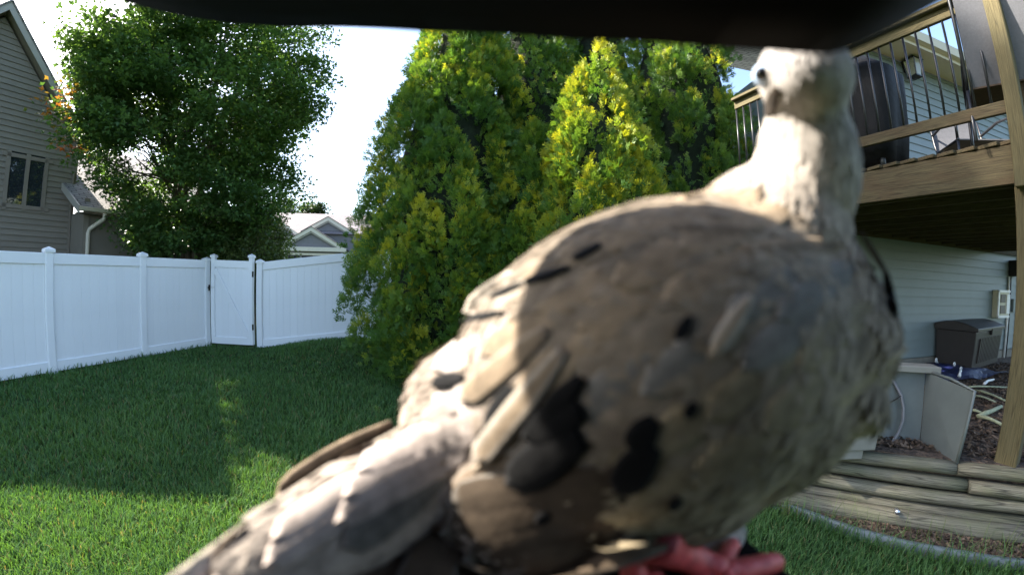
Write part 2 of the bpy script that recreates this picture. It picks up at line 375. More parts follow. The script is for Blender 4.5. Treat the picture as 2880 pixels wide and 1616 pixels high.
# gate
G0, G1 = Vector((-6.385, 7.115, 0)), Vector((-5.375, 7.275, 0)); GD = (G1 - G0).normalized()
FX, FY = GD, Vector((GD.y, -GD.x, 0))
gt = thing('fence_gate', (G0 + G1) / 2, 'white vinyl gate with a diagonal brace and small black latch', 'gate')
GB = .07
def stile(p):
    mb = MB(); mb.box((p.x, p.y, GB + (FH + .09 - GB) / 2), (.10, .09, FH + .09 - GB), FX, FY, (0, 0, 1), ch=.01, grain=2); s = mb.build('stile', M['vinyl'], gt)
    mb = MB(); zt = FH + .09; a = .062
    ring = lambda r, zz: [Vector((p.x, p.y, zz)) + FX * (sx * r) + FY * (sy * r) for sx, sy in ((-1, -1), (1, -1), (1, 1), (-1, 1))]
    mb.loft([ring(a, zt - .03), ring(a, zt + .012), ring(a * .8, zt + .024), ring(a * .1, zt + .05)], smooth=False); mb.build('stile_cap', M['vinyl'], s)
stile(G0 + GD * .05); stile(G1 - GD * .05)
fence_panel(gt, G0 + GD * .05, G1 - GD * .05, GB - .02, GB - .02, FH + .01, FH - .01, w=.10, rail=.15)
gn = Vector((GD.y, -GD.x, 0)); mb = MB()
b0 = G0 + GD * .10 + Vector((0, 0, FH - .19)); b1 = G1 - GD * .10 + Vector((0, 0, GB + .16))
mb.beam(b0 + gn * .026, b1 + gn * .026, .03, .11, up=gn.cross((b1 - b0).normalized()), ch=.004); mb.build('brace', M['vinyl'], gt)
mb = MB(); lz = 1.25; lp = G0 + gn * .055
mb.box(lp + GD * -.055 + Vector((0, 0, lz)), (.10, .03, .035), GD, gn); mb.box(lp + GD * -.02 + Vector((0, 0, lz)), (.02, .04, .12), GD, gn); mb.build('latch', M['iron'], gt)
mb = MB(); mb.box(lp + GD * .06 + Vector((0, 0, lz + .008)) + gn * -.012, (.09, .012, .05), GD, gn); lpz = mb.build('latch_plate', M['white_plastic'], gt)
for hz in (.45, 1.55):
    mb = MB(); mb.box(G1 + GD * .005 + gn * .045 + Vector((0, 0, hz)), (.03, .025, .12), GD, gn); mb.build('hinge', M['iron'], gt)
# right run, climbing the slope
R0, R1, R2 = Vector((-5.245, 7.325, 0)), Vector((-3.0, 8.09, 0)), Vector((-.9, 8.8, 0)); RD = (R1 - R0).normalized()
FX, FY = RD, Vector((RD.y, -RD.x, 0))
rf = thing('vinyl_fence', R0, 'white vinyl fence section rising from the gate toward the arborvitae', 'fence')
post_parts(rf, (R0.x, R0.y, -.02), FH - .01); post_parts(rf, (R1.x, R1.y, .22), FH); post_parts(rf, (R2.x, R2.y, .22), FH)
fence_panel(rf, R0, R1, -.0, .26, 1.80, 2.10); fence_panel(rf, R1, R2, .26, .26, 2.08, 2.08)

# ------------------------------------------------------------------ siding helper
def siding(wall, O, T, n, z0, z1, ex, spans, m, thick=.016):
    """lapped boards on a wall face: O origin on the face, T along, n outward; spans(z) -> list of (u0, u1)"""
    O = Vector(O); z = z0
    while z < z1 - .02:
        zt = min(z + ex, z1); A = spans(z + .001); B = spans(zt - .001)
        for (a0, a1), (c0, c1) in zip(A, B):
            if a1 - a0 < .03: continue
            c0, c1 = (c0, c1) if c1 > c0 else ((c0 + c1) / 2, (c0 + c1) / 2 + .001)
            P = lambda u, zz, o: Vector((O.x, O.y, 0)) + T * u + n * o + Vector((0, 0, zz))
            vs = [P(a0, z, 0), P(a1, z, 0), P(a1, z, thick), P(a0, z, thick), P(c0, zt, 0), P(c1, zt, 0), P(c1, zt, .003), P(c0, zt, .003)]
            fs = [(0, 3, 2, 1), (4, 5, 6, 7), (0, 1, 5, 4), (2, 3, 7, 6), (1, 2, 6, 5), (0, 4, 7, 3)]
            mb = MB(); mb.add(vs, fs); mb.build('siding_board', m, wall)
        z = zt
def sub(iv, cut):
    out = []
    for a, b in iv:
        for c, d in cut:
            if d <= a or c >= b: continue
            if c > a: out.append((a, c))
            a = d
        if b > a: out.append((a, b))
    return out

# ------------------------------------------------------------------ neighbour house on the left
HN = azv(-76); HT = azv(14); HD, HD2 = 15.0, 13.65
HS = .82
def hp(u, d, z): p = (HN * d + HT * u) * HS; return Vector((p.x, p.y, CAM_H + (z - CAM_H) * HS))
h1 = thing('house', hp(4.6, HD2, 0), 'gray-brown lap-sided house with steep gable behind the left fence', 'house')
UL, UR, UA, ZA, SL = -6.0, 4.70, 1.97, 8.75, 1.167
def rake(u): return ZA - abs(u - UA) * SL
mb = MB(); mb.prism([hp(UL + .0, HD + .02, -.3), hp(UR, HD + .02, -.3), hp(UR, HD + .02, rake(UR) - .25), hp(UA, HD + .02, ZA - .25), hp(UL, HD + .02, max(rake(UL), 1) - .25)], HN * 9)
w1 = mb.build('wall', M['siding_tan'], h1)
WU0, WU1, WZ0, WZ1 = 2.80, 3.75, 3.36, 4.68
def sp1(z):
    hw = (ZA - .26 - z) / SL; a, b = max(UL, UA - hw), min(UR, UA + hw)
    if b <= a: return []
    return sub([(a, b)], [(WU0 - .09, WU1 + .09)] if WZ0 - .09 < z < WZ1 + .09 else [])
def sp1s(z):
    r = sp1(z); return r
zz = 1.2
while zz < ZA - .3:                      # one course at a time so that cut courses keep the same number of pieces
    zt = zz + .165; mid = zz + .08; s0 = sp1(mid); hw0, hw1 = (ZA - .26 - zz) / SL, (ZA - .26 - zt) / SL
    for (a, b) in s0:
        a0, a1 = (max(UL, UA - hw0), max(UL, UA - hw1)) if abs(a - max(UL, UA - (ZA - .26 - mid) / SL)) < 1e-6 else (a, a)
        b0, b1 = (min(UR, UA + hw0), min(UR, UA + hw1)) if abs(b - min(UR, UA + (ZA - .26 - mid) / SL)) < 1e-6 else (b, b)
        if hw1 <= 0: a1 = b1 = UA
        P = lambda u, z_, o: hp(u, HD - o, z_)
        mb = MB(); mb.add([P(a0, zz, 0), P(b0, zz, 0), P(b0, zz, .036), P(a0, zz, .036), P(a1, zt, 0), P(b1, zt, 0), P(b1, zt, .003), P(a1, zt, .003)],
                          [(0, 3, 2, 1), (4, 5, 6, 7), (0, 1, 5, 4), (2, 3, 7, 6), (1, 2, 6, 5), (0, 4, 7, 3)])
        mb.build('siding_board', M['siding_tan'], w1)
    zz = zt
mb = MB(); mb.box(hp(UR - .06, HD - .014, 3.2), (.12, .028, 4.6), HT, HN); mb.build('corner_board', M['siding_tan'], h1)
# rake trim and soffit
for sgn, ue in ((1, UR + .35), (-1, UL)):
    A_, B_ = (UA, ZA), (ue, rake(ue))
    mb = MB(); mb.prism([hp(A_[0], HD - .42, A_[1] + .05), hp(B_[0], HD - .42, B_[1] + .05), hp(B_[0], HD - .42, B_[1] - .20), hp(A_[0], HD - .42, A_[1] - .20)], HN * .03); mb.build('rake_board', M['trim_gray'], h1)
    mb = MB(); mb.prism([hp(A_[0], HD - .39, A_[1] - .16), hp(B_[0], HD - .39, B_[1] - .16), hp(B_[0], HD - .39, B_[1] - .18), hp(A_[0], HD - .39, A_[1] - .18)], HN * .42); mb.build('soffit', M['trim_dark'], h1)
    mb = MB(); mb.prism([hp(A_[0], HD - .46, A_[1] + .12), hp(B_[0], HD - .46, B_[1] + .12), hp(B_[0], HD - .46, B_[1] + .052), hp(A_[0], HD - .46, A_[1] + .052)], HN * 9.9); mb.build('roof', M['shingle'], h1)
# window
win = MB()
for (a, b, c, d) in ((WU0 - .09, WU1 + .09, WZ0 - .09, WZ0), (WU0 - .09, WU1 + .09, WZ1, WZ1 + .09), (WU0 - .09, WU0, WZ0, WZ1), (WU1, WU1 + .09, WZ0, WZ1)):
    win.box(hp((a + b) / 2, HD - .012, (c + d) / 2), (b - a, .07, d - c), HT, HN)
wo = win.build('window', M['trim_dark'], h1)
um = (WU0 + WU1) / 2
mb = MB(); mb.box(hp(um, HD - .015, (WZ0 + WZ1) / 2), (.09, .06, WZ1 - WZ0), HT, HN); mb.build('mullion', M['trim_dark'], wo)
for a, b in ((WU0, um - .045), (um + .045, WU1)):
    mb = MB(); mb.box(hp((a + b) / 2, HD - .004, (WZ0 + WZ1) / 2), (b - a, .01, WZ1 - WZ0), HT, HN); mb.build('pane', M['glass'], wo)
# projecting wing with lower roof, gutter and downspout
V0, V1 = 4.62, 10.5; EZ = 3.25
mb = MB(); mb.prism([hp(V0 + .02, HD2 + .02, -.3), hp(V1, HD2 + .02, -.3), hp(V1, HD2 + .02, EZ), hp(V0 + .02, HD2 + .02, EZ)], HN * 6); w2 = mb.build('wall', M['siding_tan'], h1)
siding(w2, hp(0, HD2, 0), HT, -HN, 1.2, EZ, .165, lambda z: [(V0 + .06, V1)], M['siding_tan'], .03)
siding(w2, hp(V0, 0, 0), -HN, -HT, 1.2, EZ + .35, .165, lambda z: [(-HD, -HD2 - .05 if z < EZ else -HD2 - .35)], M['siding_tan'], .02)
mb = MB(); mb.box(hp(V0 + .05, HD2 - .012, 1.6), (.13, .03, 3.3), HT, HN); mb.build('corner_board', M['siding_tan'], h1)
mb = MB(); mb.box(hp(V0 - .015, HD - .06, 2.0), (.03, .10, 4.2), HT, HN); mb.build('corner_board', M['trim_dark'], h1)
s2 = .50; e0 = HD2 - .40
rz = lambda d: EZ + .08 + (d - e0) * s2
mb = MB(); rl = math.hypot(6.2, 6.2 * s2)
vs = [hp(V0 - .30, e0 - .05, rz(e0 - .05)), hp(V1 + .3, e0 - .05, rz(e0 - .05)), hp(V1 + .3, HD + .02, rz(HD + .02)), hp(V0 - .30, HD + .02, rz(HD + .02))]
vs2 = [hp(UR + .01, HD, rz(HD)), hp(V1 + .3, HD, rz(HD)), hp(V1 + .3, 20, rz(20)), hp(UR + .01, 20, rz(20))]
for vv in (vs, vs2):
    ts = [((p - hp(0, 0, 0)).dot(HT), (Vector((p.x, p.y, 0)).dot(HN)) * 1.118, 0) for p in vv]
    up = Vector((0, 0, .05)); mb.add([*vv, *[p - up for p in vv]], [(0, 1, 2, 3), (7, 6, 5, 4), (0, 4, 5, 1), (1, 5, 6, 2), (2, 6, 7, 3), (3, 7, 4, 0)], ts * 2)
mb.build('roof', M['shingle'], h1)
mb = MB(); mb.prism([hp(V0 - .33, e0 - .06, rz(e0) - .0), hp(V0 - .33, HD, rz(HD) - .02), hp(V0 - .33, HD, rz(HD) - .24), hp(V0 - .33, e0 - .06, rz(e0) - .22)], HT * .03); mb.build('rake_board', M['trim_gray'], h1)
mb = MB(); mb.prism([hp(V0 - .30, e0, EZ - .1), hp(V0 - .30, HD2, EZ - .1), hp(V0 - .30, HD2, EZ - .085), hp(V0 - .3, e0, EZ - .085)], HT * 6); mb.build('soffit', M['trim_dark'], h1)
mb = MB()
prof = [(0, 0), (-.10, .02), (-.13, .12), (-.12, .125), (-.09, .03), (0, .012)]
mb.prism([hp(V0 - .34, e0 - .05 + a, EZ - .07 + b) for a, b in prof], HT * 6.2); gu = mb.build('gutter', M['trim'], h1)
mb = MB(); mb.tube([hp(V0 + .42, e0 - .08, EZ - .06), hp(V0 + .42, e0 - .05, EZ - .22), hp(V0 + .16, HD2 - .06, EZ - .50), hp(V0 + .12, HD2 - .05, EZ - .62), hp(V0 + .12, HD2 - .05, 0)], .05, 8); mb.build('downspout', M['trim'], h1)

# ------------------------------------------------------------------ far house with garage gables
FN, FT_, FDd = azv(-17), azv(73), 34.0
def fq(u, d, z): p = FN * d + FT_ * u; return Vector((p.x, p.y, z))
def fpx(x, y, d):                          # pixel onto the vertical plane at distance d: (u, z)
    p = at_plane(x, y, FN, d); return p.dot(FT_), p.z
h2 = thing('house', fq(-8, FDd, 0), 'distant gray house with pale-trimmed garage gables beyond the gate', 'house')
gl, gzl = fpx(778, 694, FDd); gr, gzr = fpx(968, 700, FDd); ga, gaz = fpx(868, 637, FDd); GE = (gzl + gzr) / 2; ga = (gl + gr) / 2
mb = MB(); mb.prism([fq(gl + .35, FDd + .3, -.5), fq(gr - .35, FDd + .3, -.5), fq(gr - .35, FDd + .3, GE), fq(ga, FDd + .3, gaz - .2), fq(gl + .35, FDd + .3, GE)], FN * 7); fw = mb.build('wall', M['siding_far'], h2)
siding(fw, fq(0, FDd + .3, 0), FT_, -FN, GE + .05, gaz - .35, .2, lambda z: [(gl + .3 + (z - GE) * (ga - gl - .3) / (gaz - .3 - GE), gr - .3 - (z - GE) * (gr - ga - .3) / (gaz - .3 - GE))], M['siding_far'], .03)
def rakes(parent, u0, u1, ua, ze, za, d, depth, m=M['trim'], back=True):
    for (ue) in (u0, u1):
        mb = MB(); mb.prism([fq(ua, d, za), fq(ue, d, ze), fq(ue, d, ze - .30), fq(ua, d, za - .36)], FN * .08); mb.build('rake_board', m, parent)
        mb = MB(); mb.prism([fq(ua, d + .1, za - .36), fq(ue, d + .1, ze - .30), fq(ue, d + .1, ze - .42), fq(ua, d + .1, za - .52)], FN * .06); mb.build('frieze_board', M['trim_gray'], parent)
        vs = [fq(ue, d - .05, ze + .05), fq(ua, d - .05, za + .05), fq(ua, d + depth, za + .05), fq(ue, d + depth, ze + .05)]
        L_ = math.hypot(ue - ua, za - ze); ts = [(0, L_, 0), (0, 0, 0), (depth, 0, 0), (depth, L_, 0)]
        mb = MB(); dn = Vector((0, 0, -.06)); mb.add([*vs, *[p + dn for p in vs]], [(0, 1, 2, 3), (7, 6, 5, 4), (0, 4, 5, 1), (1, 5, 6, 2), (2, 6, 7, 3), (3, 7, 4, 0)], ts * 2); mb.build('roof', M['shingle_far'], parent)
rakes(h2, gl - .1, gr + .1, ga, GE, gaz, FDd, 8)
mb = MB(); mb.box(fq((gl + gr) / 2, FDd + .1, GE - .10), (gr - gl + .3, .3, .34), FT_, FN); mb.build('fascia', M['trim'], h2)
# garage door frame, door and lamp
d0, dz0 = fpx(803, 713, FDd + .2); d1 = d0 + 4.9
mb = MB(); mb.box(fq((d0 + d1) / 2, FDd + .24, dz0), (d1 - d0 + .2, .12, .18), FT_, FN); mb.box(fq(d0, FDd + .245, dz0 - 1.2), (.18, .12, 2.3), FT_, FN); mb.box(fq(d1, FDd + .245, dz0 - 1.2), (.18, .12, 2.3), FT_, FN); gdo = mb.build('garage_door', M['trim'], h2)
for k in range(4):
    mb = MB(); w_ = (d1 - d0 - .3) / 4; mb.box(fq(d0 + .15 + w_ * (k + .5), FDd + .27, dz0 - .36), (w_ - .18, .04, .42), FT_, FN); mb.build('pane', M['glass'], gdo)
    mb = MB(); mb.box(fq(d0 + .15 + w_ * (k + .5), FDd + .285, dz0 - 1.2), (w_, .04, 2.1), FT_, FN); mb.build('panel', M['siding_far'], gdo)
mb = MB(); mb.box(fq(d0 - .55, FDd + .22, dz0 - .5), (.22, .2, .42), FT_, FN, ch=.04); mb.build('wall_lamp', M['iron'], h2)
mb = MB(); mb.tube([fq(gl + .5, FDd + .25, GE - .2), fq(gl + .5, FDd + .25, 0)], .06, 6); mb.build('downspout', M['trim_dark'], h2)
# second gable behind, left gable piece, main roof
D2 = FDd + 3
a2, z2 = fpx(923, 609, D2); er, ez = fpx(1010, 668, D2)
hw2 = 5.2; ze2 = z2 - hw2 * .60
mb = MB(); mb.prism([fq(a2 - hw2, D2 + .3, -.5), fq(a2 + hw2, D2 + .3, -.5), fq(a2 + hw2, D2 + .3, ze2), fq(a2, D2 + .3, z2 - .2), fq(a2 - hw2, D2 + .3, ze2)], FN * 8); fw2 = mb.build('wall', M['siding_far'], h2)
siding(fw2, fq(0, D2 + .3, 0), FT_, -FN, ze2 - 1.0, z2 - .4, .22, lambda z: [(a2 - min(hw2, (z2 - .3 - z) / .6), a2 + min(hw2, (z2 - .3 - z) / .6))], M['siding_far'], .03)
rakes(h2, a2 - hw2 - .2, a2 + hw2 + .2, a2, ze2, z2, D2, 6)
D3 = FDd + 9; rl_, rz1 = fpx(700, 597, D3); rr_, _ = fpx(1080, 598, D3)
e3 = FDd + 2.5; ez3 = rz1 - (D3 - e3) * .42
mb = MB(); vs = [fq(rl_ - 3, e3, ez3), fq(rr_ + 4, e3, ez3), fq(rr_ + 4, D3, rz1), fq(rl_ - 3, D3, rz1), fq(rr_ + 4, D3 + 6, ez3), fq(rl_ - 3, D3 + 6, ez3)]
ts = [(0, 0, 0), (20, 0, 0), (20, 8, 0), (0, 8, 0), (20, 16, 0), (0, 16, 0)]
mb.add(vs, [(0, 1, 2, 3), (3, 2, 4, 5), (0, 3, 5), (1, 4, 2), (0, 5, 4, 1)], ts); mb.build('roof', M['shingle_far'], h2)
mb = MB(); mb.prism([fq(rl_ - 2.6, e3 + .4, -.5), fq(rr_ + 3.6, e3 + .4, -.5), fq(rr_ + 3.6, e3 + .4, ez3), fq(rl_ - 2.6, e3 + .4, ez3)], FN * 10); mb.build('wall', M['siding_far'], h2)
# small left gable return
lu, lz_ = fpx(795, 628, FDd + 1.5); lu2, lz2 = fpx(838, 655, FDd + 1.5)
mb = MB(); mb.prism([fq(lu - 3, FDd + 1.6, lz2 - .2), fq(lu2 - .2, FDd + 1.6, lz2 - .2), fq(lu - .3, FDd + 1.6, lz_ + .0), fq(lu - 3, FDd + 1.6, lz_ + 1.6)], FN * .8); mb.build('wall', M['siding_far'], h2)
mb = MB(); mb.prism([fq(lu - 3, FDd + 1.4, lz_ + 1.9), fq(lu2, FDd + 1.4, lz2), fq(lu2, FDd + 1.4, lz2 - .26), fq(lu - 3, FDd + 1.4, lz_ + 1.6)], FN * .1); mb.build('rake_board', M['trim'], h2)
mb = MB(); mb.box(fq(lu - .9, FDd + 1.4, lz2 - .35), (4.6, .16, .2), FT_, FN); mb.build('fascia', M['trim'], h2)

# ------------------------------------------------------------------ house on the right (wall under and above the deck)
WO = -WM                                      # outward normal
def wu(x, y): p = at_plane(x, y, WM, WC); return p
XL, XR, EAVE = 4.15, 9.3, 5.15
h3 = thing('house', wallpt((XL + XR) / 2, 0, MULCH_Z), 'pale blue-gray vinyl-sided house wall behind and beneath the raised deck', 'house')
mb = MB(); mb.prism([wallpt(XL, -.02, .2), wallpt(XR, -.02, .2), wallpt(XR, -.02, EAVE), wallpt(XL, -.02, EAVE)], WM * 8); w3 = mb.build('wall', M['siding_blue'], h3)
ux = lambda x: (wallpt(x) - wallpt(0)).dot(WT)
siding(w3, wallpt(0), WT, WO, .62, EAVE - .02, .127, lambda z: [(ux(XL + .08), ux(XR - .07))], M['siding_blue'], .017)
mb = MB(); mb.prism([wallpt(XL, .012, .2), wallpt(XR, .012, .2), wallpt(XR, .012, .60), wallpt(XL, .012, .60)], WM * .03); mb.build('foundation', mat('gray_concrete', lin(120, 116, 106), .9, .15, 6, .4, 40), h3)
for x in (XL + .04, XR - .035):
    mb = MB(); mb.box(wallpt(x, .010, 2.9), (.085, .035, 4.6), WT, WM); mb.build('corner_board', M['siding_blue'], h3)
OV = .42
mb = MB(); mb.prism([wallpt(XL - .3, 0, EAVE), wallpt(XR + .3, 0, EAVE), wallpt(XR + .3, OV, EAVE), wallpt(XL - .3, OV, EAVE)], (0, 0, .015)); mb.build('soffit', M['trim'], h3)
mb = MB(); mb.prism([wallpt(XL - .3, OV, EAVE - .02), wallpt(XR + .3, OV, EAVE - .02), wallpt(XR + .3, OV, EAVE + .17), wallpt(XL - .3, OV, EAVE + .17)], WO * .025); mb.build('fascia', M['trim'], h3)
mb = MB(); prof = [(0, .03), (.08, .04), (.11, .16), (.10, .165), (.07, .05), (0, .045)]
mb.prism([wallpt(XL - .3, OV + .03 + a, EAVE + b) for a, b in prof], WT * (XR - XL + .6)); mb.build('gutter', M['trim'], h3)
mb = MB(); vs = [wallpt(XL - .35, OV + .06, EAVE + .18), wallpt(XR + .35, OV + .06, EAVE + .18), wallpt(XR + .35, -4, EAVE + 1.8), wallpt(XL - .35, -4, EAVE + 1.8)]
mb.add([*vs, *[p - Vector((0, 0, .05)) for p in vs]], [(0, 1, 2, 3), (7, 6, 5, 4), (0, 4, 5, 1), (1, 5, 6, 2), (2, 6, 7, 3), (3, 7, 4, 0)], [(0, 0, 0), (6, 0, 0), (6, 5, 0), (0, 5, 0)] * 2); mb.build('roof', M['shingle'], h3)
# services on the wall near its corner
def wbox(x0, y0, x1, y1, dep, z_off=0):
    a, b = wu(x0, y1), wu(x1, y0); c = (a + b) / 2 + WO * (dep / 2 + .012); return c, ((b - a).dot(WT), dep, b.z - a.z)
c, s = wbox(2786, 816, 2822, 892, .10); ub = thing('utility_panel', c, 'beige metal utility panel with an open cover frame on the blue-gray siding', 'utility panel')
mb = MB(); mb.box(c, s, WT, WM, ch=.008); mb.build('box', M['beige_metal'], ub)
mb = MB(); w_, h_ = s[0], s[2]
for a, b, ww, hh in ((0, h_ / 2 - .02, w_, .04), (0, -h_ / 2 + .02, w_, .04), (-w_ / 2 + .02, 0, .04, h_), (w_ / 2 - .06, 0, .12, h_ * .7)):
    mb.box(c + WT * a + Vector((0, 0, b)) + WO * (s[1] / 2 + .008), (ww, .02, hh), WT, WM)
mb.build('cover_frame', M['white_plastic'], ub)
for k in (-1, 1):
    mb = MB(); mb.box(c + WT * -.03 + Vector((0, 0, k * h_ * .2)) + WO * (s[1] / 2 + .006), (w_ * .4, .012, h_ * .3), WT, WM); mb.build('breaker_plate', M['siding_tan'], ub)
c, s = wbox(2834, 734, 2853, 776, .16); eb = thing('meter_box', c, 'black meter box with a white front beside the house corner', 'meter box')
mb = MB(); mb.box(c, s, WT, WM, ch=.01); mb.build('box', M['iron'], eb)
mb = MB(); mb.box(c + WO * (s[1] / 2 + .015) + WT * .02, (s[0] * .8, .035, s[2] * .95), WT, WM, ch=.008); mb.build('front_cover', M['white_plastic'], eb)
for x_, r_, m_, nm, lab in ((2834, .02, 'iron', 'conduit', 'thin black electrical conduit running down from the meter box'), (2830, .022, 'white_plastic', 'conduit', 'pale vertical conduit pipe beside the utility panel')):
    p = wu(x_, 850); q0 = Vector((p.x, p.y, MULCH_Z)) + WO * .035; q1 = Vector((p.x, p.y, wu(x_, 778).z)) + WO * .035
    mb = MB(); mb.tube([q0, q1], r_, 8); o = mb.build(nm, M[m_], None); tag(o, lab, 'conduit')
c, s = wbox(2840, 840, 2853, 876, .05); mb = MB(); mb.box(c, s, WT, WM, ch=.006); o = mb.build('junction_box', M['siding_blue']); tag(o, 'small flat pale junction box between conduits at the house corner', 'junction box')
# wall lantern
lp_ = wu(2545, 200); lanp = thing('wall_lantern', lp_, 'black wall lantern with clear glass under the house eave', 'lantern')
c = lp_ + WO * .16; mb = MB(); mb.box(lp_ + WO * .02 + Vector((0, 0, .05)), (.12, .03, .2), WT, WM, ch=.008); mb.tube([lp_ + WO * .03 + Vector((0, 0, .12)), lp_ + WO * .08 + Vector((0, 0, .26)), c + Vector((0, 0, .24)), c + Vector((0, 0, .16))], .012, 6)
mb.build('bracket', M['black_metal'], lanp)
def sq(c, r, z): return [c + WT * (a * r) + WO * (b * r) + Vector((0, 0, z)) for a, b in ((-1, -1), (1, -1), (1, 1), (-1, 1))]
mb = MB(); mb.loft([sq(c, .125, .10), sq(c, .11, .115), sq(c, .03, .19)], smooth=False); mb.build('roof_cap', M['black_metal'], lanp)
mb = MB(); mb.loft([sq(c, .10, .095), sq(c, .07, -.16)], smooth=False); lg = bpy.data.materials.new('lantern_glass'); lg.use_nodes = True
_b = lg.node_tree.nodes['Principled BSDF']; _b.inputs['Base Color'].default_value = lin(190, 190, 170); _b.inputs['Roughness'].default_value = .15; _b.inputs['Transmission Weight'].default_value = .6
mb.build('glass', lg, lanp)
mb = MB()
for a, b in ((-1, -1), (1, -1), (1, 1), (-1, 1)): mb.beam(c + WT * (a * .104) + WO * (b * .104) + Vector((0, 0, .10)), c + WT * (a * .074) + WO * (b * .074) + Vector((0, 0, -.165)), .016, .016)
mb.loft([sq(c, .085, -.165), sq(c, .085, -.185), sq(c, .03, -.21)], smooth=False); mb.build('cage', M['black_metal'], lanp)

# ------------------------------------------------------------------ deck
DN = azv(74); DS = Vector((-DN.y, DN.x, 0)); DC = 3.56       # rim plane p.DN = DC, DS runs toward the house
def dk(s, off, z): p = DN * (DC + off) + DS * s; return Vector((p.x, p.y, z))
C0 = dk(0, 0, 0); S0 = (Vector((3.27, 1.51, 0))).dot(DS); S1 = (wallpt(2.5)).dot(DS)
RB, RT, FLOOR = 2.31, 2.575, 2.61
deck = thing('deck', dk(S0, 0, MULCH_Z), 'raised wooden deck with black round balusters and treated lumber posts', 'deck')
mb = MB(); mb.beam(dk(S0 - .09, .02, (RB + RT) / 2), dk(S1 - .05, .02, (RB + RT) / 2), .038, RT - RB, ch=.004); mb.build('rim_joist', M['deckwood'], deck)
jm = None
for k in range(14):
    o_ = .14 + k * .41
    mb = MB(); a = dk(S0 - .02, o_, (RB + RT) / 2); L_ = (wallpt(a.x).y - a.y) / DS.y - .06
    mb.beam(a, a + DS * L_, .038, RT - RB - .004, ch=.003); mb.build('joist', M['deckwood'], deck)
mb = MB(); p, q = dk(S0 - .03, -.0, 0), Vector((9.0, C0.y, 0)); pf = dk(S0, 0, 0)
mb.beam(Vector((pf.x + .04, pf.y - .045, (RB + RT) / 2 - .002)), Vector((9.2, pf.y - .045, (RB + RT) / 2 - .002)), .038, RT - RB); mb.build('front_rim_joist', M['deckwood'], deck)
mb = MB(); mb.beam(wallpt(XL - 1.5, .032, RB + .10), wallpt(XR, .032, RB + .10), .038, .24); mb.build('ledger', M['deckwood'], deck)
mb = MB(); ys = pf.y - .05; k = 0
while ys < wallpt(4).y - .06:
    s = (ys - (DN * DC).y) / DS.y; x0 = (DN * (DC - .025) + DS * s).x
    mb = MB(); mb.box((x0 / 2 + 4.6, ys + .069, FLOOR - .014), (9.2 - x0, .1418, .028), ch=.004); mb.build('deck_board', M['deckwood'], deck); ys += .1425; k += 1
# posts
PW = .098
pc = dk(S0 - .045, -.05, 0)
mb = MB(); mb.box((pc.x, pc.y, (2.27 + 4.15) / 2), (PW, PW, 4.15 - 2.27), DN, DS, ch=.005, grain=2); mb.build('railing_post', M['treated'], deck)
mb = MB(); sp_ = dk(S0 - .045, .085, 0); mb.box((sp_.x, sp_.y, (MULCH_Z - .1 + RB) / 2), (.14, .14, RB - MULCH_Z + .1), DN, DS, ch=.006, grain=2); mb.build('support_post', M['treated'], deck)
mb = MB(); rp2 = dk(S0 - .02, .16, 0); mb.box((rp2.x + .03, rp2.y - .06, (2.27 + 4.1) / 2), (PW, PW, 4.1 - 2.27), ch=.005, grain=2); mb.build('railing_post', M['deckwood'], deck)
rail = MB(); RS1 = S1 - .1
rail.beam(dk(S0 - .2, -.02, 3.66), dk(RS1, -.02, 3.66), .038, .089, ch=.004); rail.beam(dk(S0 - .25, -.02, 3.724), dk(RS1, -.02, 3.724), .14, .036, ch=.006); rl = rail.build('top_rail', M['treated'], deck)
mb = MB(); mb.beam(dk(S0, -.02, 2.83), dk(RS1, -.02, 2.83), .038, .089, ch=.004); mb.build('bottom_rail', M['deckwood'], deck)
bme = MB(); bme.tube([(0, 0, -.42), (0, 0, .42)], .0095, 8); bmesh_ = bme.mesh('baluster'); bmesh_.materials.append(M['black_metal'])
s = S0 + .10
while s < RS1: link(bpy.data.objects.new('baluster', bmesh_), rl, dk(s, -.02, 3.235)); s += .108
mb = MB(); mb.beam(Vector((pf.x + .1, pf.y - .05, 3.66)), Vector((9.2, pf.y - .05, 3.66)), .038, .089); mb.build('top_rail', M['deckwood'], deck)

# ------------------------------------------------------------------ furniture on the deck
def cloth_loft(name, mat_, parent, rings):
    mb = MB(); mb.loft(rings); return mb.build(name, mat_, parent)
gc = at_plane(2400, 260, DN, DC + .42); gc = Vector((gc.x, gc.y, FLOOR))
gr_ = thing('covered_grill', gc, 'tall covered grill under a draped black cover behind the balusters', 'grill cover')
def ring(c, a, b, z, n=28, seed=0, wav=.05):
    R = []
    for k in range(n):
        t = 2 * PI * k / n; e = 1 + wav * math.sin(5 * t + seed) + wav * .6 * math.sin(9 * t + seed * 2.1)
        ca, sa = math.cos(t), math.sin(t); r = (abs(ca) ** 4 + abs(sa) ** 4) ** -.25
        R.append(c + DS * (ca * r * a * e) + DN * (sa * r * b * e) + Vector((0, 0, z)))
    return R
cl_ = gc + DS * -.02
cloth_loft('cover', M['cover'], gr_, [ring(cl_, .36, .26, .12, seed=1, wav=.07), ring(cl_, .40, .29, .40, seed=1.3, wav=.05), ring(cl_, .42, .30, .70, seed=1.6, wav=.035), ring(cl_, .44, .31, .98, seed=2, wav=.015), ring(cl_ + DS * .05, .37, .27, 1.08, seed=2, wav=.01), ring(cl_ + DS * .10, .26, .2, 1.22, seed=2, wav=.01), ring(cl_ + DS * .12, .15, .12, 1.25, seed=2, wav=.0)])
for a, b in ((-.28, -.2), (.28, -.2), (-.28, .2), (.28, .2)):
    mb = MB(); p = cl_ + DS * a + DN * b; mb.tube([p + Vector((0, 0, .2)), p], .03, 8); mb.build('leg', M['black_metal'], gr_)
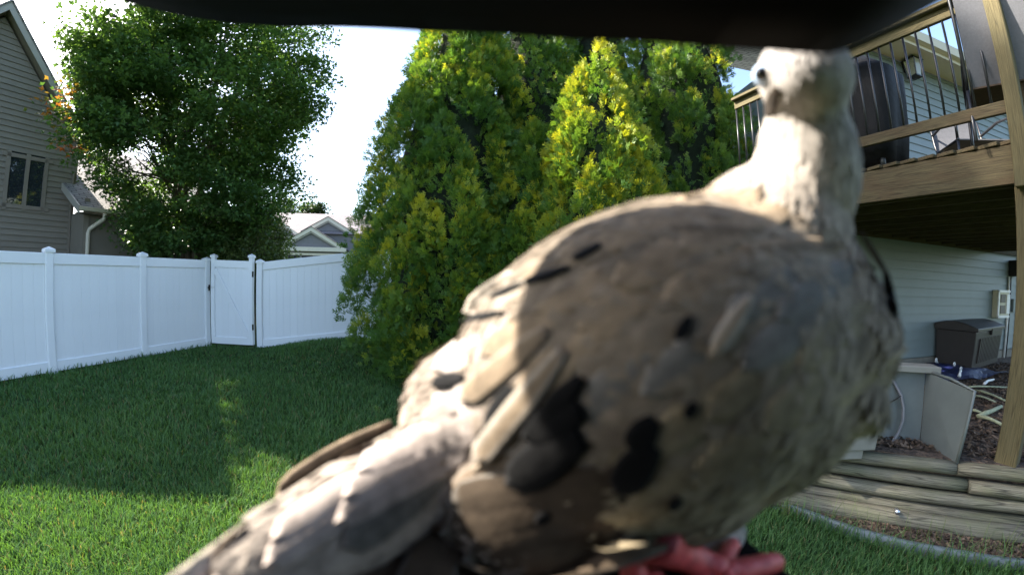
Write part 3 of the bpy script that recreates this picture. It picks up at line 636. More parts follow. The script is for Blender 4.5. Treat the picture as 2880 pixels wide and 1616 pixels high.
def sling_chair(c, face, back_h, w, label, cushion=False, tilt=.28, seat=.42):
    """sling patio chair; c on the deck floor, face = direction the sitter looks"""
    f = Vector(face).normalized(); r = Vector((f.y, -f.x, 0)); Z = Vector((0, 0, 1))
    t = thing('patio_chair', c, label, 'chair')
    P = lambda a, b, z: c + r * a + f * b + Z * z
    mb = MB(); bt = lambda z: -.22 - (z - seat) * tilt
    pts = [P(0, bt(z) + .02 * math.sin((z - seat) / (back_h - seat) * PI) * -1, z) for z in np.linspace(seat, back_h - .03, 7)]
    rings = [[p - r * (w / 2 - .02), p + r * (w / 2 - .02), p + r * (w / 2 - .02) - f * .006, p - r * (w / 2 - .02) - f * .006] for p in pts]
    mb.loft(rings, smooth=False); mb.build('backrest', M['sling'], t)
    mb = MB(); mb.box(P(0, .02, seat), (w - .04, .5, .012), r, f); mb.build('seat', M['brown_cloth'] if cushion else M['sling'], t)
    mb = MB()
    for sx in (-1, 1):
        mb.tube([P(sx * w / 2, .28, seat), P(sx * w / 2, -.2, seat), P(sx * w / 2, bt(seat + .1), seat + .1), P(sx * w / 2, bt(back_h - .06), back_h - .06), P(sx * (w / 2 - .05), bt(back_h), back_h), P(0, bt(back_h), back_h + .012)], .014, 8)
    mb.build('back_frame', M['black_metal'], t)
    for sx in (-1, 1):
        mb = MB(); mb.tube([P(sx * w / 2, .26, seat), P(sx * w / 2, .27, .2), P(sx * w / 2, .30, 0)], .014, 8); mb.build('leg', M['black_metal'], t)
        mb = MB(); mb.tube([P(sx * w / 2, -.2, seat), P(sx * w / 2, -.26, .2), P(sx * w / 2, -.34, 0)], .014, 8); mb.build('leg', M['black_metal'], t)
        mb = MB(); mb.tube([P(sx * w / 2, .26, seat), P(sx * w / 2, .26, seat + .22), P(sx * w / 2, .05, seat + .25), P(sx * w / 2, bt(seat + .22), seat + .22)], .015, 8); mb.build('armrest', M['black_metal'], t)
    return t
ch1 = at_plane(2765, 160, DN, DC + .30); sling_chair(Vector((ch1.x + .02, ch1.y - .10, FLOOR)), (.9, .55, 0), 1.22, .52, 'high-back gray sling patio chair close behind the railing post', True, tilt=.22)
ch2 = at_plane(2720, 320, DN, DC + 1.5); sling_chair(Vector((ch2.x, ch2.y, FLOOR)), (-.5, -.8, 0), .86, .55, 'low black-framed patio chair in front of the house siding', False)

# ------------------------------------------------------------------ storage box, panels and clutter under the deck
bc0 = at_z(2735, 1045, MULCH_Z + .02); bc1 = at_z(2812, 1019, MULCH_Z + .02)
bd = Vector((bc1.x - bc0.x, bc1.y - bc0.y, 0)); bL = min(bd.length, 1.45); bd.normalize(); bn = Vector((-bd.y, bd.x, 0)); BH, BD = .56, .60
sb = thing('storage_box', bc0 + bd * bL / 2 + bn * BD / 2, 'dark brown resin storage box with ribbed front against the house wall', 'storage box')
bq = lambda a, b, z: bc0 + bd * a + bn * b + Vector((0, 0, z))
mb = MB(); mb.loft([[bq(.03, .03, 0), bq(bL - .03, .03, 0), bq(bL - .03, BD - .03, 0), bq(.03, BD - .03, 0)], [bq(0, 0, BH), bq(bL, 0, BH), bq(bL, BD, BH), bq(0, BD, BH)]], smooth=False); mb.build('body', M['dark_plastic'], sb, bevel=.015)
lid = MB(); R = []
for a in (-.02, bL + .02):
    R.append([bq(a, -.03, BH), bq(a, -.03, BH + .05), bq(a, BD * .25, BH + .11), bq(a, BD * .5, BH + .135), bq(a, BD * .75, BH + .13), bq(a, BD + .02, BH + .09), bq(a, BD + .02, BH)])
lid.loft(R, smooth=False); lid.build('lid', M['dark_plastic'], sb, bevel=.008)
for k in range(14):
    a = bL * .14 + k * bL * .78 / 14; mb = MB(); mb.loft([[bq(a, .004, .10), bq(a + .05, .004, .10), bq(a + .05, .045, .10), bq(a, .045, .10)], [bq(a, -.018, BH - .10), bq(a + .05, -.018, BH - .10), bq(a + .05, .02, BH - .10), bq(a, .02, BH - .10)]], smooth=False); mb.build('rib', M['dark_plastic'], sb)
mb = MB(); mb.box(bq(bL * .5, -.02, BH - .02), (.07, .04, .09), bd, bn); mb.build('latch', M['iron'], sb)

def sheet(name, pts, th, mt, parent):        # four corner points (loop) thickened along the plane normal
    pts = [Vector(p) for p in pts]; n = (pts[1] - pts[0]).cross(pts[3] - pts[0]).normalized(); mb = MB(); mb.prism(pts, n * th); return mb.build(name, mt, parent, bevel=.004)
pe = at_z(2692, 1296, MULCH_Z + .01); pb = at_z(2588, 1236, MULCH_Z + .01); pl = at_z(2440, 1228, MULCH_Z + .01)
pz = MULCH_Z + .49
sc_ = thing('plastic_enclosure', pb, 'open gray plastic pump enclosure of upright panels on the mulch above the timbers', 'enclosure')
U = lambda p, z, dx=0, dy=0: Vector((p.x + dx, p.y + dy, z))
sheet('side_panel', [U(pe, MULCH_Z - .02), U(pb, MULCH_Z - .02), U(pb, pz + .03, .05, .08), U(pe, pz - .01, .06, .0)], .012, M['gray_plastic'], sc_)
sheet('back_panel', [U(pb, MULCH_Z - .02), U(pl, MULCH_Z - .02), U(pl, pz + .05, .05, .1), U(pb, pz + .03, .05, .08)], .012, M['gray_plastic'], sc_)
mb = MB(); t0, t1 = U(pl, pz + .06, -.03, .10), U(pb, pz + .05, .14, .05); mb.beam(t0, t1, .16, .05, ch=.006); mb.build('top_board', M['gray_plastic2'], sc_)
mb = MB(); mb.tube([U(pb, pz + .035, .05, .08), U((pe + pb) / 2, pz + .03, .06, .03), U(pe, pz - .005, .06, .0), U(pe, MULCH_Z)], .012, 6); mb.build('edge_strip', M['gray_plastic'], sc_)
fx0 = at_z(2330, 1272, MULCH_Z + .05); fx1 = at_z(2466, 1266, MULCH_Z + .05)
pbx = thing('gray_bin', (fx0 + fx1) / 2, 'light gray plastic bin standing on a pale block beside the dove', 'bin')
fd = (fx1 - fx0); fd.z = 0; fl_ = fd.length; fd.normalize(); fn = Vector((-fd.y, fd.x, 0)); fc = (fx0 + fx1) / 2
bb = lambda a, b, z: Vector((fc.x, fc.y, 0)) + fd * a + fn * b + Vector((0, 0, z))
mb = MB(); hw_ = fl_ / 2; mb.loft([[bb(-hw_ + .01, 0, MULCH_Z + .05), bb(hw_ - .01, 0, MULCH_Z + .05), bb(hw_ - .01, .30, MULCH_Z + .05), bb(-hw_ + .01, .30, MULCH_Z + .05)], [bb(-hw_, -.01, MULCH_Z + .52), bb(hw_, -.01, MULCH_Z + .52), bb(hw_, .32, MULCH_Z + .52), bb(-hw_, .32, MULCH_Z + .52)]], smooth=False); mb.build('body', M['gray_plastic2'], pbx, bevel=.012)
mb = MB(); mb.box(bb(-.05, .12, MULCH_Z + .02), (fl_ * .78, .2, .07), fd, fn, ch=.005); mb.build('base_block', M['gray_plastic2'], pbx)
mb = MB(); mb.box(bb(0, .15, MULCH_Z + .535), (fl_ + .03, .36, .03), fd, fn, ch=.006); mb.build('lid', M['gray_plastic2'], pbx)
hz0 = at_plane(2505, 1060, TN, TC + .42)
hpts = [(2495, 1050, .5), (2515, 1075, .46), (2534, 1110, .42), (2541, 1145, .40), (2540, 1180, .38), (2528, 1215, .36), (2512, 1240, .34), (2492, 1262, .33)]
mb = MB(); mb.tube([at_plane(x, y, TN, TC + o) for x, y, o in hpts], .013, 8); ho = mb.build('garden_hose', M['hose']); tag(ho, 'gray hose curving down in front of the gray plastic enclosure', 'hose')
mb = MB(); mb.tube([at_plane(x, y, TN, TC + o) for x, y, o in ((2474, 1136, .46), (2500, 1132, .44), (2520, 1122, .42), (2535, 1112, .41))], .005, 6); o = mb.build('thin_cable', M['iron']); tag(o, 'thin black cable tied to the gray hose', 'cable')
# tarp, folding chair piece and white bits on the mulch
tp = at_z(2690, 1052, MULCH_Z + .02); me = bpy.data.meshes.new('t'); bm = bmesh.new(); bmesh.ops.create_grid(bm, x_segments=16, y_segments=12, size=.5)
for v in bm.verts:
    n_ = mnoise.noise(Vector((v.co.x * 5, v.co.y * 5, 3))); r_ = max(abs(v.co.x), abs(v.co.y)) * 2
    v.co = Vector((v.co.x * 2.0 * (1 + .2 * n_), v.co.y * .9, .02 + .09 * (1 - r_) + .05 * n_))
bm.to_mesh(me); bm.free(); o = raw('tarp', me, M['tarp'], None, tp + Vector((-.2, .15, 0))); so = o.modifiers.new('solid', 'SOLIDIFY'); so.thickness = .006; tag(o, 'crumpled dark blue tarp on the mulch by the storage box', 'tarp')
for (x0, y0, x1, y1, lab) in ((2680, 1043, 2690, 1022, 'short white plastic hook standing in the blue tarp'), (2698, 1058, 2704, 1045, 'small white plastic clip lying beside the blue tarp'), (2636, 1022, 2626, 1030, 'white plastic scrap at the back of the blue tarp')):
    a, b = at_z(x0, y0, MULCH_Z + .06), at_z(x0, y0, MULCH_Z + .06) + (at_z(x1, y1, MULCH_Z + .06) - at_z(x0, y0, MULCH_Z + .06)).normalized() * .16 + Vector((0, 0, .05))
    mb = MB(); mb.tube([a, (a + b) / 2 + Vector((0, 0, .02)), b], [.022, .015, .02], 8); mb.tube([b + Vector((.02 * math.cos(t), 0, .03 + .02 * math.sin(t))) for t in np.linspace(0, 2 * PI, 9)], .008, 6, cap=False); o = mb.build('plastic_clip', M['white_plastic']); tag(o, lab, 'clip')
for (x0, y0, x1, y1, r_, mt_, nm, lab, cat) in (
        (2768, 1079, 2795, 1067, .018, 'white_plastic', 'plastic_pipe', 'short white plastic pipe lying on the mulch near the storage box', 'pipe'),
        (2668, 1063, 2698, 1054, .012, 'white_plastic', 'plastic_rod', 'thin pale rod pointing at the blue tarp', 'rod'),
        (2722, 1087, 2846, 1089, .012, 'stick', 'garden_stake', 'long pale stake lying straight across the mulch beside the enclosure', 'stake'),
        (2742, 1096, 2828, 1126, .014, 'stick', 'dry_stick', 'longest pale dry stick on the mulch, slanting toward the post', 'stick'),
        (2740, 1112, 2800, 1130, .012, 'stick', 'dry_stick', 'short pale dry stick beside the gray side panel', 'stick'),
        (2752, 1170, 2816, 1142, .022, 'stick', 'dry_stick', 'upper arm of the pale V-shaped sticks on the mulch', 'stick'),
        (2750, 1170, 2828, 1198, .018, 'stick', 'dry_stick', 'lower arm of the pale V-shaped sticks on the mulch', 'stick'),
        (2734, 1154, 2766, 1162, .014, 'stick', 'dry_stick', 'stub of pale stick leading to the V-shaped sticks', 'stick')):
    a, b = at_z(x0, y0, MULCH_Z + r_ + .012), at_z(x1, y1, MULCH_Z + r_ + .012); mid = (a + b) / 2 + Vector((random.uniform(-.02, .02), random.uniform(-.02, .02), .01))
    mb = MB(); mb.tube([a, a.lerp(mid, .5) + Vector((.006, 0, .004)), mid, b], [r_, r_ * 1.1, r_ * .9, r_ * .8], 7); o = mb.build(nm, M[mt_]); tag(o, lab, cat)
a0 = at_z(2535, 1040, MULCH_Z + .02); cf = thing('folding_chair', a0, 'green-gray folded chair frame lying behind the plastic enclosure', 'chair')
for (p_, q_) in (((2500, 1015), (2570, 1042)), ((2545, 1025), (2538, 1045)), ((2500, 1043), (2618, 1040))):
    a, b = at_z(*p_, MULCH_Z + .12), at_z(*q_, MULCH_Z + .05); mb = MB(); mb.tube([a, (a + b) / 2 + Vector((0, 0, .03)), b], .022, 8); mb.build('frame_tube', M['stick'], cf)

# ------------------------------------------------------------------ landscape timbers, screws, edging
rw = thing('timber_wall', tpt(1.5, .1, 0), 'low retaining wall of weathered stacked landscape timbers above the lawn', 'retaining wall')
def timber(s0, s1, zc, off0, off1, h=.094, w=.13, wav=.009, round_=.042):
    mb = MB(); n = 14; R = []; T = []; r0 = random.random() * 30
    prof = []
    for (cx, cz, a0) in ((w / 2 - round_, h / 2 - round_, 0), (-w / 2 + round_, h / 2 - round_, 90), (-w / 2 + round_, -h / 2 + round_, 180), (w / 2 - round_, -h / 2 + round_, 270)):
        for k in range(4): t = math.radians(a0 + k * 30); prof.append((cx + round_ * math.cos(t), cz + round_ * math.sin(t)))
    vs = []; ts = []
    for i in range(n + 1):
        f = i / n; s = s0 + (s1 - s0) * f; off = off0 + (off1 - off0) * f + wav * math.sin(f * 5 + r0) ; dz = wav * .6 * math.sin(f * 7 + r0 * 2)
        for (a, b) in prof: vs.append(tpt(s, off + w / 2 - a, zc + b + dz)); ts.append((s + r0, a + r0, b))
    m_ = len(prof); fs = [(i * m_ + k, i * m_ + (k + 1) % m_, (i + 1) * m_ + (k + 1) % m_, (i + 1) * m_ + k) for i in range(n) for k in range(m_)]
    fs += [tuple(range(m_)), tuple(n * m_ + k for k in reversed(range(m_)))]
    mb.add(vs, fs, ts, True); o = mb.build('timber', M['timber'], rw); return o
sj = lambda x, y, z: at_plane(x, y, TN, TC).dot(TD)
j1, j2 = sj(2698, 1320, .42), sj(2728, 1365, .33)
ht = .096
timber(-1.2, j1 - .004, .455 - ht / 2, .00, .015, ht - .011); timber(j1 + .004, j1 + 2.4, .458 - ht / 2, .01, .0, ht - .011)
timber(-1.1, j2 - .004, .357 - ht / 2, -.02, .02, ht - .011); timber(j2 + .004, j2 + 2.4, .357 - ht / 2, -.015, .01, ht - .011)
timber(-.4, 2.0, .259 - ht / 2, -.05, -.01, ht - .011); timber(2.008, 4.2, .259 - ht / 2, -.01, .0, ht - .011)
timber(-.5, 1.9, .161 - ht / 2, -.06, -.02, ht - .011); timber(1.908, 4.2, .161 - ht / 2, -.02, .0, ht - .011)
timber(-.05, 2.45, .062, -.185, -.12, .125, .14, .008, .055); timber(2.46, 4.6, .062, -.12, -.10, .125, .14, .008, .055)
timber(-1.3, .0, .062, -.10, -.10, .125, .14, .008, .055)
for (x, y, z_) in ((2247, 1366, 0), (2523, 1437, 0)):
    p = at_plane(x, y, TN, TC - .155 if y > 1400 else TC - .05)
    mb = MB(); mb.tube([p + TN * .03, p - TN * .012], .014, 8); mb.tube([p - TN * .010, p - TN * .018], [.020, .018], 8); mb.build('screw', M['steel'], rw)
ed = MB(); R = []
for (x, y) in ((1990, 1340), (2130, 1400), (2270, 1452), (2400, 1500), (2550, 1540), (2700, 1568), (2830, 1590), (2950, 1600)):
    p = at_z(x, y, .03); q = Vector((p.x, p.y, 0)); R.append(q)
rr = []
for i, p in enumerate(R):
    d = (R[min(i + 1, len(R) - 1)] - R[max(i - 1, 0)]).normalized(); n_ = Vector((-d.y, d.x, 0)); n_ = n_ if n_.dot(p) > 0 else -n_
    rr.append([p + Vector((0, 0, -.05)), p + Vector((0, 0, .055)), p + n_ * .012 + Vector((0, 0, .066)), p + n_ * .045 + Vector((0, 0, .062)), p + n_ * .05 + Vector((0, 0, -.05))])
ed.loft(rr); o = ed.build('lawn_edging', M['edging']); tag(o, 'gray plastic lawn edging strip curving below the timbers', 'edging')
EDGE = [p.copy() for p in R]
# strip of mulch between edging and timbers
mb = MB(); poly = [p + Vector((0, 0, .02)) for p in R] + [tpt(5.5, -.06, .02), tpt(-.2, -.06, .02)]
mb.add([(p.x, p.y, .02) for p in poly], [tuple(range(len(poly)))]); o = mb.build('mulch_strip', M['mulch']); tag(o, 'thin strip of mulch between lawn edging and timbers', 'mulch', kind='structure')
# mulch chips
def scatter_chips(n, sampler, size, seed):
    g = np.random.default_rng(seed); V = []; T = []; Cc = []
    P = sampler(g, n); n = len(P)
    L = size * g.uniform(.5, 1.4, n); Wd = L * g.uniform(.22, .5, n); yaw = g.uniform(0, 2 * PI, n); pit = g.normal(0, .35, n); rol = g.normal(0, .4, n)
    ax = np.stack([np.cos(yaw) * np.cos(pit), np.sin(yaw) * np.cos(pit), np.sin(pit)], 1); ay = np.stack([-np.sin(yaw), np.cos(yaw), np.sin(rol)], 1)
    quad = [P - ax * L[:, None] - ay * Wd[:, None] * .5, P + ax * L[:, None] * .8 - ay * Wd[:, None], P + ax * L[:, None] + ay * Wd[:, None] * .6, P - ax * L[:, None] * .7 + ay * Wd[:, None]]
    V = np.stack(quad, 1).reshape(-1, 3); b = np.arange(n)[:, None] * 4; T = np.concatenate([b + [0, 1, 2], b + [0, 2, 3]])
    base = np.array([.085, .058, .038]); c = base * g.uniform(.25, 1.9, (n, 1)) * np.array([1, 1, 1]) + g.uniform(0, .02, (n, 1)); C_ = np.repeat(c, 4, 0)
    return V, T, C_
def samp_bed(g, n):
    s = g.uniform(-.6, 4.5, n); o = g.uniform(.1, 1, n) ** 1.4 * 5.0; P = np.array(TN)[None] * (TC + o[:, None]) + np.array(TD)[None] * s[:, None]
    P[:, 2] = MULCH_Z + g.uniform(.0, .025, n); return P[P[:, 1] < 4.05 + .03 * P[:, 0]]
def samp_strip(g, n):
    k = g.integers(0, len(R) - 1, n); f = g.uniform(0, 1, n); A = np.array([tuple(p) for p in R]); p = A[k] * (1 - f[:, None]) + A[k + 1] * f[:, None]
    d = TC - .1 - p @ np.array(TN); t = g.uniform(.1, 1, n); P = p + np.array(TN)[None] * (d * t)[:, None]; P[:, 2] = .025 + g.uniform(0, .02, n); return P[d > 0.02]
V1, T1, K1 = scatter_chips(26000, samp_bed, .026, 3); V2, T2, K2 = scatter_chips(9000, samp_strip, .02, 4)
M['chips'] = leafmat('mulch_chips', .02, .9, .15)
o = raw('mulch_chips', fast_mesh('mulch_chips', np.concatenate([V1, V2]), np.concatenate([T1, T2 + len(V1)]), np.concatenate([K1, K2])), M['chips']); tag(o, 'loose shredded brown mulch chips around the timbers', 'mulch chips', kind='stuff')

# ------------------------------------------------------------------ vegetation
def rand_unit(g, n):
    v = g.normal(size=(n, 3)); return v / np.linalg.norm(v, axis=1, keepdims=True)
def leaves_mesh(name, P, Nn, D, size, col, fold=.15):
    """lobed leaves: P base points, Nn normals, D pointing direction, size, col n x 3"""
    n = len(P); D = D - Nn * (D * Nn).sum(1, keepdims=True); D /= np.linalg.norm(D, axis=1, keepdims=True) + 1e-9; B = np.cross(Nn, D); s = size[:, None]
    pt = lambda a, b, c=0: P + D * s * a + B * s * b + Nn * s * c
    vs = [pt(0, 0), pt(.5, -.24, fold), pt(1, 0), pt(.5, .24, fold), pt(.42, -.62, fold * .6), pt(.42, .62, fold * .6)]
    V = np.stack(vs, 1).reshape(-1, 3); b = np.arange(n)[:, None] * 6
    T = np.concatenate([b + [0, 1, 2], b + [0, 2, 3], b + [0, 4, 1], b + [0, 3, 5]])
    return fast_mesh(name, V, T, np.repeat(col, 6, 0))
def trunk_tree(parent, stems, m):
    """stems: list of (points, radii)"""
    for nm, pts, rad in stems:
        mb = MB(); mb.tube(pts, rad, 9); mb.build(nm, m, parent)
def wander(a, b, n, amp, g):
    a, b = np.array(a, float), np.array(b, float); L = np.linalg.norm(b - a); out = [tuple(a)]
    off = np.zeros(3)
    for k in range(1, n + 1):
        off = off * .7 + g.normal(0, amp * L, 3); f = k / n; out.append(tuple(a + (b - a) * f + off * math.sin(f * PI)))
    return out
def maple(base, cz, rad, hz, label, n_clusters=520, per=115, seed=1, stems=6, leaf=.085, greens=None, red=None, name='maple_tree', cat='tree', holes=(), lowcut=0.0, flat=.55, tilt=.9, group=None, csz=.5, prune=None, zprof=None, extra=()):
    g = np.random.default_rng(seed); base = np.array(base, float); t = thing(name, tuple(base), label, cat, group)
    c = base + [0, 0, cz]
    u = rand_unit(g, n_clusters * 3); r = g.uniform(.25, 1, len(u)) ** .45
    cl = u * r[:, None]
    # uneven outline: lobes
    lob = np.array([mnoise.noise(Vector((a[0] * 2.1 + seed, a[1] * 2.1, a[2] * 2.1))) for a in u]); cl *= (1 + .28 * lob)[:, None]
    prof = np.where(cl[:, 2] < 0, 1 - .45 * np.abs(cl[:, 2]) ** 1.3, 1 - .25 * np.abs(cl[:, 2]) ** 2)
    Cn = np.stack([cl[:, 0] * rad * prof, cl[:, 1] * rad * prof, cl[:, 2] * hz], 1) + c
    if zprof is not None:
        zs_, rs_ = zip(*zprof); zc_ = g.uniform(zs_[0], zs_[-1], len(u)); rk = np.interp(zc_, zs_, rs_); acc = g.uniform(0, 1, len(u)) < (rk / max(rs_)) ** 1.5 + .06
        an = g.uniform(0, 2 * PI, len(u)); lob = np.array([mnoise.noise(Vector((math.cos(a) * 1.6 + seed, math.sin(a) * 1.6, z * .55))) for a, z in zip(an, zc_)])
        rq = rk * (1 + .30 * lob) * g.uniform(.12, 1, len(u)) ** .5; Cn = np.stack([np.cos(an) * rq, np.sin(an) * rq, zc_], 1)[acc] + base
    for (ex_, er_, eh_, en_) in extra: Cn = np.concatenate([np.array(ex_) + rand_unit(g, en_) * g.uniform(0, 1, (en_, 1)) ** .4 * np.array([er_, er_, eh_]), Cn])
    if zprof is not None and zprof[0][0] < 3: Cn = Cn[(Cn[:, 2] < base[2] + 6.6) | (g.uniform(0, 1, len(Cn)) < .42)]
    keep = Cn[:, 2] > base[2] + lowcut
    if prune is not None: keep &= prune(Cn)
    for (hx, hy, hz_, hr) in holes: keep &= ((Cn - [hx, hy, hz_]) ** 2).sum(1) > hr * hr
    Cn = Cn[keep][:n_clusters]; m = len(Cn)
    # stems and limbs
    tops = []
    for k in range(stems):
        a = 2 * PI * k / stems + g.uniform(-.4, .4); rr = rad * g.uniform(.12, .42); top = c + [math.cos(a) * rr, math.sin(a) * rr, hz * g.uniform(.35, .9)]
        b0 = base + [math.cos(a) * .10 * rad * .25, math.sin(a) * .10 * rad * .25, -.1]; pts = wander(b0, top, 9, .012, g); r0 = g.uniform(.055, .10) * (rad / 3.4) ** .5
        mb = MB(); mb.tube(pts, list(np.linspace(r0, .018, len(pts))), 8); mb.build('trunk', M['bark'], t); tops.append(np.array(pts))
    allp = np.concatenate(tops)
    mb = MB()
    for i in g.choice(m, min(m, 170), replace=False):
        cand = allp[allp[:, 2] < Cn[i, 2] - .1]
        if not len(cand): continue
        j = np.argmin(((cand - Cn[i]) ** 2).sum(1) + .6 * (Cn[i, 2] - cand[:, 2] - .6) ** 2); pts = wander(cand[j], Cn[i], 4, .05, g); mb.tube(pts, list(np.linspace(.022, .006, len(pts))), 5, cap=False)
    mb.build('branches', M['bark'], t)['kind'] = 'stuff'
    n = m * per; ci = np.repeat(np.arange(m), per); v = rand_unit(g, n) * g.uniform(0, 1, (n, 1)) ** .5 * csz * g.uniform(.6, 1.25, m)[ci][:, None]; v[:, 2] *= flat
    P = Cn[ci] + v; Nn = rand_unit(g, n) * tilt + [0, 0, 1.0]; Nn /= np.linalg.norm(Nn, axis=1, keepdims=True); D = v + rand_unit(g, n) * .3 + [0, 0, -.25]
    G = np.array(greens if greens is not None else [(.046, .100, .036), (.072, .145, .042), (.115, .195, .050)])
    w = g.uniform(0, 1, (n, 1)); tone = g.uniform(0, 1, m)[ci][:, None]; mixv = np.clip(w * .5 + tone * .5, 0, 1); col = np.where(mixv < .5, G[0] + (G[1] - G[0]) * mixv * 2, G[1] + (G[2] - G[1]) * (mixv * 2 - 1))
    if red:
        for (p, rr, cc) in red:
            d = np.linalg.norm(P - np.array(p), axis=1); f = np.clip(1.6 - d / rr * 1.6, 0, 1)[:, None] * (g.uniform(0, 1, (n, 1)) > .25); col = col * (1 - f) + np.array(cc) * f
    raw('crown', leaves_mesh('crown', P, Nn, D, leaf * g.uniform(.65, 1.3, n), col), M['leaf'], t, (0, 0, 0))
    return t
def mz(az, D, z=0): a = math.radians(az); return (math.sin(a) * D, math.cos(a) * D, z)
mc = mz(-44.6, 10.8)
red1 = tuple(at(150, 275, 9.6)); red2 = tuple(at(185, 440, 9.5)); red3 = tuple(at(190, 320, 9.6))
maple(mc, 6.4, 3.35, 4.7, 'large multi-stemmed maple with dense dark green crown behind the fence', 1080, 100, 11, 8, .092,
      zprof=[(1.9, 1.0), (2.8, 2.0), (4.0, 2.6), (5.6, 2.85), (7.8, 2.75), (8.7, 1.9), (9.2, .5)], extra=[((-7.35, 4.9, 4.4), .85, 1.0, 50), ((-7.5, 5.5, 5.9), 1.0, 1.3, 60)],
      red=[(red1, .55, (.42, .14, .035)), (red2, .5, (.5, .13, .04)), (red3, .4, (.3, .13, .035))], lowcut=1.7, prune=lambda C: ~(((C[:, 0] / C[:, 1]) < math.tan(math.radians(-53))) & ((C[:, 2] - CAM_H) / np.hypot(C[:, 0], C[:, 1]) < .155)),
      holes=[(*mz(-51.8, r_, 1.58 + r_ * .245), .10 + .045 * r_) for r_ in (8, 9, 10, 11, 12, 13)] + [(*mz(-51.4, r_, 1.58 + r_ * .36), .08 + .03 * r_) for r_ in (8, 9, 10, 11, 12, 13)] + [(*mz(-48.3, r_, 1.58 + r_ * .17), .05 + .028 * r_) for r_ in (9, 10, 11, 12)])
maple(mz(-36.6, 10.3), 1.95, .85, 1.25, 'bushy pale green willow-leaved shrub standing behind the white gate', 120, 190, 5, 7, .055, greens=[(.045, .075, .022), (.085, .13, .035), (.15, .2, .06)], name='shrub', cat='shrub', flat=1.1, csz=.30, tilt=1.4)
maple(mz(-41.5, 12.8), 1.75, .75, 1.35, 'dark leafy bush beside the maple trunks behind the gate', 70, 150, 6, 4, .075, name='shrub', cat='shrub', flat=.9, csz=.36)
maple(mz(-68.0, 9.0), .95, .42, .95, 'small dark green bush peeking over the fence at the house wall', 36, 90, 8, 3, .06, name='shrub', cat='shrub', flat=.9, csz=.25)
maple((-20.6, 7.7, 0), 20, 2.0, 1.9, 'unseen tall slender tree added behind the gray-brown neighbor house to shade the deck', 170, 100, 42, 2, .12, zprof=[(18.2, .9), (18.8, 1.7), (21.4, 1.8), (22.3, .4)])  # out-of-view tree, added so that the deck falls in shade
DARKG = [(.018, .036, .014), (.028, .055, .018), (.04, .07, .022)]
maple(mz(-32.6, 52), 7.6, 2.6, 3.4, 'distant dark tree above the left end of the far roof', 90, 60, 21, 4, .3, greens=DARKG, flat=.8, csz=1.0, group=None, lowcut=3)
maple(mz(-29.1, 54), 8.2, 2.1, 3.2, 'distant round dark tree rising behind the middle of the far roof', 80, 60, 22, 4, .3, greens=DARKG, flat=.8, csz=1.0, lowcut=3)
maple(mz(-25.9, 60), 7.6, 1.5, 2.4, 'small distant treetop just above the far roof ridge', 40, 50, 23, 3, .3, greens=DARKG, flat=.8, csz=.9, lowcut=3)

# arborvitae: upright plumes of flat sprays
def spray_template(seed):
    g = np.random.default_rng(seed); V = []; T = []; F = []
    def finger(o, d, L, w):
        d = d / np.linalg.norm(d); s = np.array([-d[1], d[0], 0]); k = len(V); z = g.normal(0, .10)
        V.extend([o, o + d * L * .55 + s * w * .5 + [0, 0, z * L * .5], o + d * L + [0, 0, z * L], o + d * L * .55 - s * w * .5 + [0, 0, z * L * .5]]); T.extend([(k, k + 1, k + 2), (k, k + 2, k + 3)]); F.extend([0, .5, 1, .5])
    finger(np.array([0, 0, 0.]), np.array([0, 1., 0]), 1, .12)
    for i in range(3):
        f = .10 + i * .26
        for sg in (-1, 1):
            a = math.radians(38 + g.uniform(-9, 9)); L = (.62 - .42 * f) * g.uniform(.75, 1.15); o = np.array([0, f + g.uniform(-.03, .03), 0.])
            finger(o, np.array([sg * math.sin(a), math.cos(a), 0]), L, .125)
            if i == 0:
                o2 = o + np.array([sg * math.sin(a), math.cos(a), 0]) * L * .45; a2 = a + .55 * (1 if g.random() > .3 else -1); finger(o2, np.array([sg * math.sin(a2), math.cos(a2), 0]), L * .5, .10)
    return np.array(V), np.array(T), np.array(F)
SPR = [spray_template(s) for s in (1, 2, 3)]
